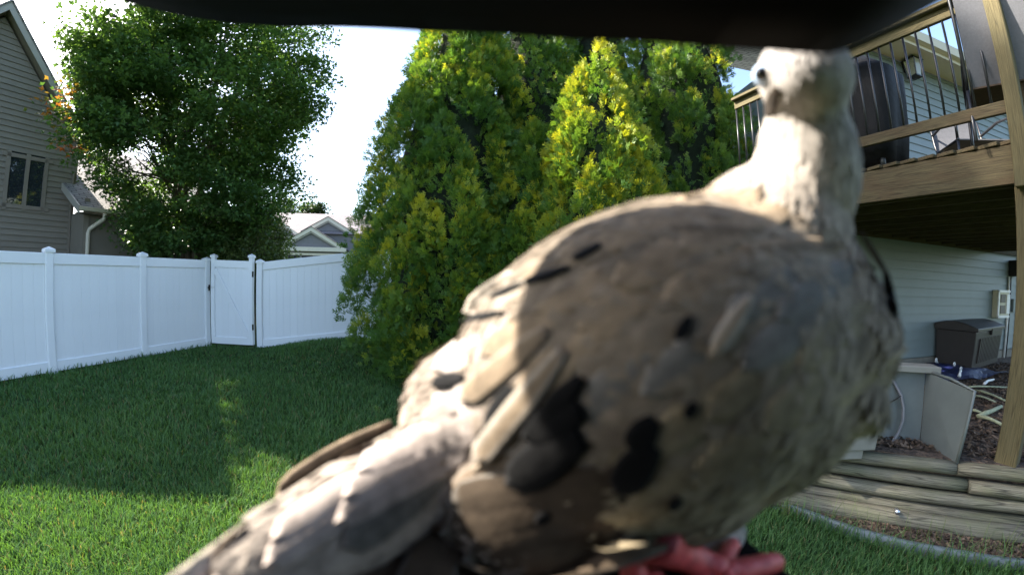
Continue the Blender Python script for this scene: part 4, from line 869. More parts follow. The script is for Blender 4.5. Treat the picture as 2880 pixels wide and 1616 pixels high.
def arborvitae(base, prof, label, seed, dens=1.0, tone=0.0, vis=True, plume_h=(.45, .8), lean=(0, 0)):
    g = np.random.default_rng(seed); base = np.array(base, float); H = prof[-1][0]; zs, rs = zip(*prof); t = thing('arborvitae', tuple(base), label, 'tree', 'arborvitae screen at the back of the lawn')
    rad = lambda z: np.interp(z, zs, rs)
    # plume centres spread evenly over the surface
    area = np.trapezoid(2 * PI * np.array(rs), zs) if hasattr(np, 'trapezoid') else np.trapz(2 * PI * np.array(rs), zs); n = int(area * 14 * dens)
    zc = []
    while len(zc) < n:
        z = g.uniform(-.05, H); zc += [z] if g.uniform() < (rad(z) + .05) / max(rs) else []
    zc = np.array(zc); th = (np.arange(n) * 2.39996 + g.uniform(-.35, .35, n)); depth = np.where(g.uniform(0, 1, n) < .3, g.uniform(.70, .85, n), g.uniform(.84, 1.06, n))
    lump = np.array([mnoise.noise(Vector((math.cos(a) * 1.4 + seed, math.sin(a) * 1.4, z * .9))) for a, z in zip(th, zc)]); rr = rad(zc) * depth * (1 + .22 * lump)
    lx = lean[0] * zc / H; ly = lean[1] * zc / H
    PC = np.stack([np.cos(th) * rr + lx, np.sin(th) * rr + ly, zc], 1) + base
    tocam = -PC[:, :2] / np.linalg.norm(PC[:, :2], axis=1)[:, None]; kp = (np.cos(th) * tocam[:, 0] + np.sin(th) * tocam[:, 1]) > -.45      # the far side stays hidden behind the crown
    PC, th, zc = PC[kp], th[kp], zc[kp]; n = len(zc)
    ph = g.uniform(*plume_h, n) * (1 - .25 * zc / H); pr = ph * g.uniform(.24, .34, n)
    per = int(46 * dens) + 20; ci = np.repeat(np.arange(n), per); m = len(ci); f = g.uniform(0, 1, m); a = g.uniform(0, 2 * PI, m)
    # plume outline: wide low, pointed at the top; biased outward
    wr = pr[ci] * (1 - f ** 1.6) ** .8 * g.uniform(.55, 1.05, m); od = np.stack([np.cos(th), np.sin(th)], 1)[ci]
    px = np.cos(a) * wr; py = np.sin(a) * wr
    P = PC[ci] + np.stack([px + od[:, 0] * .10 * (1 - f), py + od[:, 1] * .10 * (1 - f), (f - .35) * ph[ci]], 1)
    outd = np.stack([np.cos(a) * .75 + od[:, 0] * .5, np.sin(a) * .75 + od[:, 1] * .5, .55 + f * 1.0], 1); D = outd + g.normal(0, .28, (m, 3)); D /= np.linalg.norm(D, axis=1, keepdims=True)
    R = rand_unit(g, m); X = np.cross(D, R); X /= np.linalg.norm(X, axis=1, keepdims=True) + 1e-9; Z = np.cross(X, D)
    L = g.uniform(.08, .175, m) * (1.05 - .25 * f)
    young = np.clip(f * .7 - .12 + g.normal(0, .09, m) + g.normal(0, .25, n)[ci] + tone, 0, 1)[:, None]
    c0 = np.array([.060, .135, .030]); c1 = np.array([.135, .225, .038]); c2 = np.array([.44, .43, .035])
    base_c = np.where(young < .5, c0 + (c1 - c0) * young * 2, c1 + (c2 - c1) * (young * 2 - 1))
    Vs = []; Ts = []; Cs = []; off = 0
    which = g.integers(0, 3, m)
    for k, (SV, ST, SF) in enumerate(SPR):
        I = np.where(which == k)[0]; q_ = len(I); s = L[I][:, None, None]
        V = P[I][:, None, :] + (X[I][:, None, :] * SV[None, :, 0:1] + D[I][:, None, :] * SV[None, :, 1:2] + Z[I][:, None, :] * (SV[None, :, 2:3] - .12 * SV[None, :, 1:2] ** 2)) * s
        C = base_c[I][:, None, :] * (1 - .25 * SF[None, :, None]) + (base_c[I][:, None, :] * np.array([1.5, 1.35, 1.1])) * (.35 * SF[None, :, None])
        Vs.append(V.reshape(-1, 3)); Cs.append(C.reshape(-1, 3)); Ts.append((ST[None] + (np.arange(q_) * len(SV))[:, None, None]).reshape(-1, 3) + off); off += q_ * len(SV)
    me = fast_mesh('crown', np.concatenate(Vs), np.concatenate(Ts), np.clip(np.concatenate(Cs), 0, .4)); raw('crown', me, M['arb'], t, (0, 0, 0))
    # twiggy dark interior and trunk
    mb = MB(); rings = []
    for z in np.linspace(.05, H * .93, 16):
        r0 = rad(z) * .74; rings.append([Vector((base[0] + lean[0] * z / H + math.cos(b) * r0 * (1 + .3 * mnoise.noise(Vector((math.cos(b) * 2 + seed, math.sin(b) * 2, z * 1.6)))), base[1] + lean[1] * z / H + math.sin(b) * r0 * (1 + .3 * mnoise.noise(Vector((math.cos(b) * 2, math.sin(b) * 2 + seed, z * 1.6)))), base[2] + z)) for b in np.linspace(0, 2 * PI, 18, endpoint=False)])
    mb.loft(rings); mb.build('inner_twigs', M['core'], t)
    mb = MB(); mb.tube([(base[0], base[1], base[2] - .1), (base[0] + lean[0] * .3, base[1] + lean[1] * .3, base[2] + H * .35), (base[0] + lean[0] * .8, base[1] + lean[1] * .8, base[2] + H * .85)], [.12, .08, .02], 8); mb.build('trunk', M['barkdark'], t)
    return t
arborvitae((-1.0, 6.4, .05), [(0, .85), (.4, 1.2), (1.1, 1.38), (2.4, 1.34), (4.1, 1.0), (5.7, .55), (7.6, .05)], 'broad tall arborvitae next to the white fence', 31, 1.1, .10)
arborvitae((1.12, 5.15, 0), [(0, .6), (.5, .85), (1.4, .9), (2.6, .68), (3.6, .40), (4.75, .04)], 'shorter pointed arborvitae with bright yellow-green tips in front of the taller ones', 32, 1.25, .36, plume_h=(.5, .95))
arborvitae((.30, 5.75, 0), [(0, .6), (.6, .85), (1.6, .85), (2.8, .5), (3.75, .04)], 'shortest arborvitae squeezed between the broad one and the bright pointed one', 33, 1.2, .15)
arborvitae((.35, 7.4, .1), [(0, .9), (1.2, 1.3), (3, 1.25), (5.2, 1.0), (7, .6), (8.6, .05)], 'tall dark arborvitae directly behind the two shorter ones', 34, .62, -.05)
arborvitae((1.75, 7.6, .1), [(0, .8), (1.2, 1.15), (3, 1.05), (5.4, .85), (7, .5), (8.6, .05)], 'tall dark arborvitae with bare gaps behind the bright pointed one', 35, .55, -.1)
arborvitae((3.0, 6.5, .05), [(0, .8), (1.2, 1.2), (2.8, 1.2), (5.0, 1.0), (6.6, .6), (8.2, .05)], 'tall arborvitae closest to the blue-gray house beside the dove head', 36, .75, .02)

# ------------------------------------------------------------------ grass
def grass():
    g = np.random.default_rng(77); n = 290000
    az = np.radians(g.uniform(-72, 74, n)); r = 1.75 * np.exp(g.uniform(0, 1, n) ** .85 * math.log(10.5 / 1.75))
    x, y = np.sin(az) * r, np.cos(az) * r
    # keep the lawn only: inside the fence, in front of the edging
    A = np.array(P1)[:2]; d = np.array(FD)[:2]; side = (x - A[0]) * d[1] - (y - A[1]) * d[0]; k = side > .03
    a = np.array(G0)[:2]; d2 = np.array(GD)[:2]; k &= ((y - a[1]) * d2[0] - (x - a[0]) * d2[1] < -.02) | (x > -5.3)
    a = np.array(R0)[:2]; d3 = np.array(RD)[:2]; k &= ((y - a[1]) * d3[0] - (x - a[0]) * d3[1] < -.02) | (x < -5.3)
    E_ = np.array([tuple(p)[:2] for p in EDGE]); ea = np.degrees(np.arctan2(E_[:, 0], E_[:, 1])); er = np.hypot(E_[:, 0], E_[:, 1]); azd = np.degrees(az)
    lim = np.interp(azd, ea, er, left=99, right=er[-1]); lim = np.where(azd < ea[0], 99, lim); k &= (r < lim - .01)
    t_ = np.array(TN)[:2]; k &= (x * t_[0] + y * t_[1] < TC - .2) | (azd < 20)
    x, y, r = x[k], y[k], r[k]; n = len(x)
    z = gz(x, y); patch = np.array([mnoise.noise(Vector((a * .9, b * .9, 0))) for a, b in zip(x[::1], y[::1])])
    fine = np.array([mnoise.noise(Vector((a * 4.5, b * 4.5, 5))) for a, b in zip(x, y)])
    near_edge = np.zeros(n)
    h = g.uniform(.045, .085, n) * (1 + .35 * patch + .25 * fine)
    fence_d = np.abs(side[k]); h *= np.where(fence_d < .08, 1.7, 1)
    dE = lim[k] - r; tall = (dE < .12) & (dE > 0); h = np.where(tall & (g.uniform(0, 1, n) < .5), h * g.uniform(1.4, 2.6, n), h)
    wd = .0021 * np.clip((r / 2.2), 1, 5) ** .85 * g.uniform(.7, 1.3, n)
    yaw = g.uniform(0, 2 * PI, n); lean = g.uniform(.1, .9, n); la = yaw + g.normal(0, .6, n) + PI / 2
    wx = np.stack([np.cos(yaw), np.sin(yaw), np.zeros(n)], 1) * wd[:, None]; ln = np.stack([np.cos(la), np.sin(la), np.zeros(n)], 1) * (h * lean)[:, None]; up = np.array([0, 0, 1.])[None] * h[:, None]
    B = np.stack([x, y, z - .004], 1)
    V = np.stack([B - wx, B + wx, B + up * .62 + ln * .35 - wx * .75, B + up * .62 + ln * .35 + wx * .75, B + up * .92 + ln], 1).reshape(-1, 3)
    b = np.arange(n)[:, None] * 5; T = np.concatenate([b + [0, 1, 3], b + [0, 3, 2], b + [2, 3, 4]])
    w = np.clip(g.normal(.45, .25, n) + patch * .35 + fine * .2, 0, 1)[:, None]
    c = np.array([.058, .140, .045]) * (1 - w) + np.array([.110, .215, .060]) * w; dry = g.uniform(0, 1, n) < .035; c[dry] = np.array([.22, .19, .09])
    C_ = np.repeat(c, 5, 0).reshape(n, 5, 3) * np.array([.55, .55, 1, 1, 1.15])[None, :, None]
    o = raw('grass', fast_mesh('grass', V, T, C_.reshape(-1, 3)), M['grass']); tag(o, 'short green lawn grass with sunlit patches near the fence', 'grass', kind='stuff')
grass()
# loose weeds at the timbers
def weeds():
    g = np.random.default_rng(5); V = []; T = []; C_ = []
    for k in range(260):
        s = g.uniform(.1, 3.6); p = np.array(tpt(s, -.2 - g.uniform(0, .12), 0.01)); h = g.uniform(.08, .30); a = g.uniform(0, 2 * PI); l = g.uniform(.1, .6) * h; w = .0022; b = len(V)
        dx = np.array([math.cos(a), math.sin(a), 0]); sx = np.array([-dx[1], dx[0], 0]) * w
        for f in (0, .4, .75, 1): q_ = p + dx * l * f * f + [0, 0, h * f * (1 - .15 * f)]; V += [q_ - sx * (1 - f * .8), q_ + sx * (1 - f * .8)]; C_ += [(.12, .17, .05)] * 2
        for i in range(3): T += [(b + 2 * i, b + 2 * i + 1, b + 2 * i + 3), (b + 2 * i, b + 2 * i + 3, b + 2 * i + 2)]
    o = raw('weeds', fast_mesh('weeds', np.array(V), np.array(T), np.array(C_)), M['grass']); tag(o, 'thin tall weeds growing along the lowest timber', 'weeds', kind='stuff')
weeds()
# ---- DOVE
# ------------------------------------------------------------------ bird feeder (the camera sits in its housing)
TRAY_Z = 1.497
fe = thing('bird_feeder', (0, -.10, 0), 'black plastic camera bird feeder with hood and seed tray, close by', 'bird feeder')
HE = [(180, -120), (250, -55), (330, 0), (420, 24), (520, 48), (640, 66), (800, 77), (1200, 89), (1600, 112), (2000, 136), (2270, 152), (2335, 152), (2400, 134), (2480, 96), (2560, 52), (2660, -4), (2760, -80), (2820, -140)]
mb = MB(); rg = []
for (x, y) in HE:
    d = ray(x, y); HY = float(np.interp(x, (900, 1450, 1900, 2250), (.116, .082, .058, .050))); p = CAM_P + d * (HY / d.y); q = Vector((p.x * 1.1, -.06, p.z + .012))
    rg.append([p, p + Vector((0, .002, .006)), p + Vector((0, -.004, .05)), q + Vector((0, 0, .05)), q, p + Vector((0, -.01, .001))])
mb.loft(rg, smooth=True); mb.build('hood', M['blackplastic'], fe)
tr = at_z(2088, 1500, TRAY_Z); te = at_z(2236, 1616, TRAY_Z); td_ = (te - tr).normalized()
ty0 = -.03; ts = (ty0 - tr.y) / td_.y; tb = tr + td_ * ts; lx_ = -.055
mb = MB(); top = [Vector((lx_, ty0, TRAY_Z)), Vector((tb.x, ty0, TRAY_Z)), tr, Vector((tr.x - .012, tr.y + .006, TRAY_Z)), Vector((lx_ + .01, tr.y + .006, TRAY_Z)), Vector((lx_, tr.y - .01, TRAY_Z))]
mb.prism(top, (0, 0, -.012)); mb.build('tray', M['blackplastic'], fe, bevel=.002)
mb = MB(); mb.box((0, -.115, 1.60), (.26, .20, .34), ch=.02); mb.build('camera_housing', M['blackplastic'], fe)
mb = MB(); mb.tube([(0, -.10, -.05), (0, -.10, 1.5)], .016, 12); mb.build('pole', M['black_metal'], fe)

# ------------------------------------------------------------------ dove
def feather_material():
    m = bpy.data.materials.new('dove_plumage'); m.use_nodes = True; nt = m.node_tree; L = nt.links; b = nt.nodes['Principled BSDF']
    b.inputs['Roughness'].default_value = .85; b.inputs['Specular IOR Level'].default_value = .12; b.inputs['Sheen Weight'].default_value = .04
    a = N(nt, 'ShaderNodeAttribute', attribute_name='col'); tc = N(nt, 'ShaderNodeTexCoord')
    nz = N(nt, 'ShaderNodeTexNoise', Scale=230, Detail=5, Roughness=.65); L.new(tc.outputs['Object'], nz.inputs['Vector'])
    n2 = N(nt, 'ShaderNodeTexNoise', Scale=48, Detail=4); L.new(tc.outputs['Object'], n2.inputs['Vector'])
    ad = N(nt, 'ShaderNodeMath', operation='ADD'); L.new(nz.outputs['Fac'], ad.inputs[0]); L.new(n2.outputs['Fac'], ad.inputs[1])
    mr = N(nt, 'ShaderNodeMapRange'); mr.inputs['From Min'].default_value = .7; mr.inputs['From Max'].default_value = 1.3; mr.inputs['To Min'].default_value = .55; mr.inputs['To Max'].default_value = 1.35; L.new(ad.outputs[0], mr.inputs['Value'])
    hs = N(nt, 'ShaderNodeHueSaturation'); L.new(a.outputs['Color'], hs.inputs['Color']); L.new(mr.outputs[0], hs.inputs['Value']); L.new(hs.outputs[0], b.inputs['Base Color'])
    bp = N(nt, 'ShaderNodeBump', Strength=.35, Distance=.001); L.new(nz.outputs['Fac'], bp.inputs['Height']); L.new(bp.outputs[0], b.inputs['Normal'])
    return m
M['feather'] = feather_material()
TAN, GREY, BUFF, BROWN, PALE, BLACK, PINK = (np.array(c) for c in ((.25, .19, .130), (.17, .160, .145), (.28, .23, .150), (.12, .088, .06), (.40, .35, .29), (.003, .003, .0035), (.46, .39, .35)))
DV = at(1950, 1000, .124)
dove = thing('dove', (DV.x, DV.y, TRAY_Z), 'mottled gray-brown dove with black wing spots perched on the feeder tray, seen from behind', 'dove')
def ell(bm, A, B, rp, rd, ext=0.0, sub=3):
    """ellipsoid with its long axis A-B, rp across the view, rd in depth"""
    A = Vector(A); B = Vector(B); X = (B - A); hl = X.length / 2 + ext; X.normalize(); c = (A + B) / 2; V = (c - CAM_P).normalized(); Z = (V - X * V.dot(X)).normalized(); Y = Z.cross(X)
    mt = Matrix(((X.x * hl, Y.x * rp, Z.x * rd, c.x), (X.y * hl, Y.y * rp, Z.y * rd, c.y), (X.z * hl, Y.z * rp, Z.z * rd, c.z), (0, 0, 0, 1)))
    bmesh.ops.create_icosphere(bm, subdivisions=sub, radius=1, matrix=mt)
bm = bmesh.new()
ell(bm, at(2330, 800, .134), at(1290, 1215, .122), .0438, .043, sub=4)                # torso
ell(bm, at(2310, 720, .138), at(2120, 1060, .136), .0350, .036, .004)                       # breast
ell(bm, at(1780, 1290, .130), at(2400, 930, .137), .0300, .033)                      # belly
ell(bm, at(2390, 640, .135), at(1930, 730, .131), .0245, .030)                        # shoulders
ell(bm, at(1680, 1395, .124), at(2170, 1165, .132), .0245, .027)                      # vent
ell(bm, at(2330, 930, .138), at(2190, 1110, .136), .0300, .032)                        # lower breast
ell(bm, at(1780, 1230, .110), at(1250, 1500, .100), .0215, .0115)                     # wing edge
ell(bm, at(2275, 640, .131), at(2262, 300, .126), .0150, .0165, .006)                 # neck
ell(bm, at(2290, 560, .131), at(2200, 470, .129), .0190, .020, .006)                  # neck base
ell(bm, at(2268, 330, .125), at(2255, 90, .123), .0132, .0165, .001)                  # head
ell(bm, at(1560, 1080, .120), at(1150, 1270, .109), .0235, .020)                      # rump
ell(bm, at(1400, 1200, .113), at(560, 1700, .094), .0128, .0072)                      # tail base
ell(bm, at(2420, 700, .122), at(1330, 1320, .104), .0345, .0135)                      # folded right wing
ell(bm, at(1850, 680, .140), at(1330, 1010, .128), .017, .016)                        # far shoulder and back
me = bpy.data.meshes.new('body'); bm.to_mesh(me); bm.free()
tmp = bpy.data.objects.new('tmp', me); COL.objects.link(tmp)
rm = tmp.modifiers.new('r', 'REMESH'); rm.mode = 'VOXEL'; rm.voxel_size = .0016
sm = tmp.modifiers.new('s', 'SMOOTH'); sm.factor = .5; sm.iterations = 18
dg = bpy.context.evaluated_depsgraph_get(); bme_ = bpy.data.meshes.new_from_object(tmp.evaluated_get(dg)); bpy.data.objects.remove(tmp)
nv = len(bme_.vertices); BV = np.empty(nv * 3, np.float32); bme_.vertices.foreach_get('co', BV); BV = BV.reshape(-1, 3)
SPN = np.array([tuple(at(*p)) for p in ((2258, 60, .122), (2262, 250, .124), (2268, 420, .127), (2250, 600, .130), (1950, 900, .126), (1500, 1120, .119), (1100, 1290, .108), (800, 1480, .10))])
def spine(P):
    """param 0..7 along the spine, tangent (head to tail)"""
    P = np.asarray(P, float); best = np.full(len(P), 9.); par = np.zeros(len(P)); tan = np.zeros((len(P), 3))
    for i in range(len(SPN) - 1):
        a, b = SPN[i], SPN[i + 1]; d = b - a; t = np.clip(((P - a) @ d) / (d @ d), 0, 1); q_ = a + t[:, None] * d; e = np.linalg.norm(P - q_, axis=1); k = e < best
        best[k] = e[k]; par[k] = i + t[k]; tan[k] = d / np.linalg.norm(d)
    return par, tan
def tone(P, Nn):
    """plumage colour by place on the bird"""
    par, _ = spine(P); up = Nn[:, 2]; o = np.zeros((len(P), 3))
    pts = [(0, (.35, .33, .32)), (1.2, (.36, .33, .30)), (2.2, (.33, .295, .26)), (3, (.26, .21, .160)), (4, (.20, .160, .115)), (5, (.20, .162, .125)), (6, (.28, .23, .19)), (7, (.31, .265, .225))]
    for c in range(3): o[:, c] = np.interp(par, [p for p, _ in pts], [q_[c] for _, q_ in pts])
    belly = np.clip((-up - .05) * 1.6, 0, 1)[:, None] * ((par > 2.6) & (par < 5.6))[:, None]
    return o * (1 - belly * .7) + np.array([.33, .285, .185]) * belly * .7
bme_.update(); NR = np.array([tuple(v.normal) for v in bme_.vertices])
ca = bme_.attributes.new('col', 'FLOAT_COLOR', 'POINT'); c4 = np.ones((nv, 4), np.float32); c4[:, :3] = tone(BV, NR); ca.data.foreach_set('color', c4.ravel())
bme_.polygons.foreach_set('use_smooth', np.ones(len(bme_.polygons), bool))
BVH = BVHTree.FromPolygons([Vector(v) for v in BV], [tuple(p.vertices) for p in bme_.polygons])
wd_ = WL[dove.name]; bme_.vertices.foreach_set('co', (BV - np.array(wd_)).astype(np.float32).ravel()); bme_.update(); bme_.name = 'body'
body = raw('body', bme_, M['feather'], dove)
def hit(x, y):
    p, n_, i, d = BVH.ray_cast(CAM_P, ray(x, y)); return (p, n_) if p is not None else (None, None)
def feather(name, p0, p1, w, c_mid, c_edge, lift=(.0003, .0016), tip=.75, curve=0.0, d=None, n=11, m=7, spot=None, edge=.72, base_w=.45):
    """flat vane laid along the bird from p0 to p1 (pixels); on the body surface, or at the distances d"""
    p0 = Vector((*p0, 0)); p1 = Vector((*p1, 0)); ax = (p1 - p0); pl_ = ax.length; ax.normalize(); pr_ = Vector((-ax.y, ax.x, 0)); V = []; C = []; last = None
    for i in range(n):
        f = i / (n - 1); prof = (base_w + (1 - base_w) * math.sin(min(f / .55, 1) * PI / 2)) * (1 if f < tip else math.sqrt(max(0, 1 - ((f - tip) / (1 - tip)) ** 2))) + .02
        for j in range(m):
            g_ = -1 + 2 * j / (m - 1); q_ = p0 + ax * (pl_ * f) + pr_ * (g_ * w / 2 * prof + curve * math.sin(f * PI))
            lf_ = lift[0] + (lift[1] - lift[0]) * f + .0003 * (1 - g_ * g_)
            if d is None:
                h, nn = hit(q_.x, q_.y)
                if h is None: h = CAM_P + ray(q_.x, q_.y) * (last if last else .12); nn = -ray(q_.x, q_.y)
                else: last = (h - CAM_P).length
                P = h + (nn * .5 - ray(q_.x, q_.y) * .5) * lf_
            else:
                dd = d[0] + (d[1] - d[0]) * f; P = CAM_P + ray(q_.x, q_.y) * (dd - lf_ + .004 * g_ * g_ * (d[2] if len(d) > 2 else 0))
            V.append(P); k = 1 if (abs(g_) > edge or f > .93) else 0; c = c_edge if k else c_mid
            if spot is not None and spot[0] < f < spot[1] and abs(g_) < .95: c = BLACK
            if abs(g_) < .01: c = c * .82
            C.append(c)
    T = []
    for i in range(n - 1):
        for j in range(m - 1): a = i * m + j; T += [(a, a + 1, a + m + 1), (a, a + m + 1, a + m)]
    V = np.array([tuple(v) for v in V]) - np.array(wd_)
    me = fast_mesh(name, V, np.array(T), np.array(C), smooth=True); o = raw(name, me, M['feather'], dove); s_ = o.modifiers.new('s', 'SOLIDIFY'); s_.thickness = .00035; s_.offset = -1
    return o
# small contour feathers all over
def plumage():
    g = np.random.default_rng(9); tri = []; me = body.data; me.calc_loop_triangles(); T = np.array([t.vertices[:] for t in me.loop_triangles]); A, B, C = BV[T[:, 0]], BV[T[:, 1]], BV[T[:, 2]]
    ar = np.linalg.norm(np.cross(B - A, C - A), axis=1); pr_ = ar / ar.sum(); n = 11000; k = g.choice(len(T), n, p=pr_); r1, r2 = g.uniform(0, 1, n) ** .5, g.uniform(0, 1, n)
    P = A[k] * (1 - r1)[:, None] + B[k] * (r1 * (1 - r2))[:, None] + C[k] * (r1 * r2)[:, None]; Nn = NR[T[k, 0]]
    par, tan = spine(P); L = np.interp(par, [0, 1, 2, 3, 4, 7], [.0024, .0030, .0046, .0068, .0095, .011]) * g.uniform(.7, 1.25, n)
    D = tan + g.normal(0, .12, (n, 3)); D -= Nn * (D * Nn).sum(1)[:, None]; D /= np.linalg.norm(D, axis=1)[:, None] + 1e-9; X = np.cross(Nn, D)
    w = L * g.uniform(.15, .24, n); lf = L * g.uniform(.005, .045, n) * np.where(par > 5, .5, 1)
    pt = lambda a, b, c: P + D * (L * a)[:, None] + X * (w * b)[:, None] + Nn * (lf * c + .0001)[:, None]
    vs = [pt(-.5, 0, 0), pt(.0, -1, .25), pt(.1, 0, .55), pt(.0, 1, .25), pt(.42, -.62, .8), pt(.42, .62, .8), pt(.62, 0, 1)]
    V = np.stack(vs, 1).reshape(-1, 3) - np.array(wd_); b = np.arange(n)[:, None] * 7
    TT = np.concatenate([b + q_ for q_ in ([0, 1, 2], [0, 2, 3], [1, 4, 2], [2, 5, 3], [2, 4, 6], [2, 6, 5])])
    c = tone(P, Nn) * g.uniform(.86, 1.13, (n, 1)); C = np.repeat(c, 7, 0).reshape(n, 7, 3); C[:, 0] *= .85; C[:, 4:] *= 1.04
    o = raw('plumage', fast_mesh('plumage', V, TT, C.reshape(-1, 3), smooth=True), M['feather'], dove); o['kind'] = 'stuff'
plumage()
# tail, then wing, back and covert feathers (children of the dove)
TF = [((1250, 1190), (330, 1860), 215, (.109, .084), PINK * .95, PALE), ((1240, 1245), (430, 1885), 200, (.107, .083), PINK * .75, PINK * .85), ((1230, 1290), (560, 1900), 175, (.107, .083), GREY * .4, GREY * .7), ((1230, 1330), (720, 1910), 175, (.105, .082), BROWN * .45, GREY * .65), ((1250, 1360), (900, 1920), 170, (.103, .080), BROWN * .4, GREY * .6), ((1290, 1390), (1080, 1930), 160, (.101, .079), BROWN * .4, GREY * .6)]  # upper feathers colored pale as if sunlit, lower ones dark as if shaded
for k, (a, b, w, d, cm, ce) in enumerate(TF): feather('tail_feather', a, b, w, cm, ce, (.0, .0003 * k), .93, d=d, n=15, m=13, edge=.84 if k > 1 else .7)
feather('wing_tip_feather', (1110, 1200), (772, 1412), 105, BROWN * .55, TAN * 1.0, (0, 0), .72, d=(.128, .119), edge=.55)
# primaries under the wing edge
for k, (a, b, w) in enumerate((((1330, 1390), (985, 1700), 120), ((1370, 1420), (1110, 1740), 125), ((1420, 1440), (1270, 1760), 140), ((1500, 1470), (1430, 1760), 150))):
    feather('primary_feather', a, b, w, BROWN * .35, GREY * .7, (0, .0006 * k), .9, d=(.120 - .001 * k, .086), m=13, edge=.86)  # dark brown vanes, darkened further in color to stand in for shade
SOFT = lambda c, e_: (c, c * .6 + e_ * .4)
FE = [  # p0, p1, width, mid, edge
    ((2080, 560), (1800, 640), 130, TAN, TAN * 1.1), ((2180, 600), (1900, 700), 150, TAN, TAN * 1.05), ((1900, 600), (1650, 700), 120, TAN, BUFF), ((1980, 690), (1720, 800), 150, TAN * .95, TAN), ((1790, 640), (1560, 735), 110, TAN, PALE * .85),
    ((1700, 660), (1455, 790), 110, TAN, PALE * .85), ((1750, 760), (1500, 880), 130, TAN * .95, TAN * 1.1), ((1560, 740), (1300, 878), 105, PALE * .85, PALE), ((1600, 850), (1350, 1000), 130, TAN, PALE * .8), ((1470, 900), (1215, 1045), 110, PINK * .9, PALE * .9),
    ((1880, 780), (1620, 930), 150, TAN * .9, TAN), ((2120, 720), (1860, 850), 150, TAN * .85, TAN), ((1720, 920), (1450, 1090), 130, TAN, PALE * .75), ((1500, 1000), (1160, 1190), 110, PINK * .9, PALE * .85), ((1620, 1000), (1330, 1330), 95, TAN * 1.0, PALE * .8),
    ((2250, 760), (2040, 900), 130, GREY, GREY * 1.15), ((2110, 860), (1990, 1010), 80, TAN, PALE * .75), ((2380, 760), (2180, 900), 130, GREY * .95, GREY * 1.1), ((2300, 880), (2080, 1040), 140, GREY * .95, GREY * 1.08), ((2000, 950), (1800, 1110), 140, GREY * .9, GREY),
    ((1840, 1000), (1600, 1180), 140, GREY * .85, GREY), ((2420, 880), (2240, 1040), 130, BUFF * .8, BUFF * .85), ((2200, 1010), (1980, 1180), 150, BUFF * .72, BUFF * .76), ((2040, 1110), (1800, 1290), 150, BUFF * .7, BUFF * .75), ((2340, 1050), (2140, 1210), 140, BUFF * .78, BUFF * .82),
    ((1880, 1200), (1600, 1400), 170, BUFF * .64, BUFF * .7), ((1700, 1160), (1440, 1350), 150, GREY * .85, GREY * .95), ((2180, 1190), (1950, 1360), 150, BUFF * .74, BUFF * .8), ((2020, 1300), (1740, 1480), 160, BUFF * .68, BUFF * .76), ((1560, 1280), (1250, 1420), 190, BROWN * 1.15, GREY * 1.05),
    ((1760, 1410), (1400, 1490), 130, BUFF * .62, GREY), ((2060, 1400), (1640, 1530), 120, BUFF * .66, BUFF * .8), ((2420, 1080), (1900, 1500), 60, BUFF * .95, BUFF)]
for k, (a, b, w, cm, ce) in enumerate(FE): feather('covert_feather', (a[0] * 1.25 - b[0] * .25, a[1] * 1.25 - b[1] * .25), b, w * .8, *SOFT(cm, ce), (.0001, .0004 + .00008 * (k % 5)), .62, edge=.86, base_w=.35)
for a, b, w in (((1780, 1330), (1250, 1415), 120), ((1760, 1400), (1235, 1500), 125), ((1790, 1470), (1300, 1575), 120), ((1900, 1510), (1440, 1610), 110)): feather('primary_covert', a, b, w, BROWN * .5, GREY * .75, (.0004, .0012), .8, m=13, edge=.9)  # brown darkened to imitate shade where the sun slips past the hood
for a, b, w, c in (((1420, 1130), (1000, 1330), 90, PINK), ((1380, 1190), (960, 1400), 95, PINK * .95), ((1320, 1260), (940, 1470), 95, PINK * .8), ((1160, 1260), (760, 1520), 85, PINK), ((1120, 1330), (740, 1590), 90, PINK * .85), ((1250, 1330), (960, 1540), 100, GREY * .9)): feather('tail_covert', a, b, w, c * .85, c * 1.05, (.0002, .0011), .75, m=9, edge=.84)
SPOT = [((1640, 1225), (1425, 1360), 130), ((1640, 1150), (1470, 1225), 110), ((1840, 1250), (1730, 1380), 105), ((1840, 1175), (1770, 1265), 85), ((1640, 1060), (1530, 1170), 60), ((1955, 1130), (1925, 1172), 36), ((1915, 1395), (1880, 1425), 34), ((1545, 1440), (1505, 1465), 36), ((1450, 1090), (1385, 1230), 85), ((1310, 1060), (1215, 1085), 40), ((1690, 690), (1610, 735), 24), ((1600, 755), (1470, 800), 24), ((1470, 800), (1380, 838), 16), ((1420, 880), (1290, 905), 20), ((1940, 890), (1900, 960), 36)]  # real wing spots, plus shadow slits and tertial shadow painted black
for a, b, w in SPOT: feather('black_spot_shade_feather', a, b, w, BLACK, BLACK, (.0012, .0014), .55, base_w=.5, n=9)
feather('tertial_feather', (1590, 985), (1340, 1302), 72, TAN * .85, PALE * .7, (.0010, .0022), .86, edge=.6)
feather('tertial_feather', (1540, 930), (1300, 1130), 70, TAN * .8, PALE * .6, (.0008, .0016), .8, edge=.7)
feather('tertial_feather', (2110, 835), (2000, 995), 54, TAN * 1.1, PALE * .75, (.0008, .0020), .7, edge=.6)
feather('cheek_patch', (2185, 245), (2158, 330), 34, BROWN * .25, BROWN * .4, (.0006, .0009), .5, n=8)
for a, b, w, c in (((2420, 650), (2500, 780), 16, BROWN * .25), ((2490, 760), (2515, 900), 30, BLACK)):
    feather('wing_gap_shade', a, b, w, c, c, (.0006, .0008), .6, n=12)  # shaded gap between wing and breast, painted as dark strips
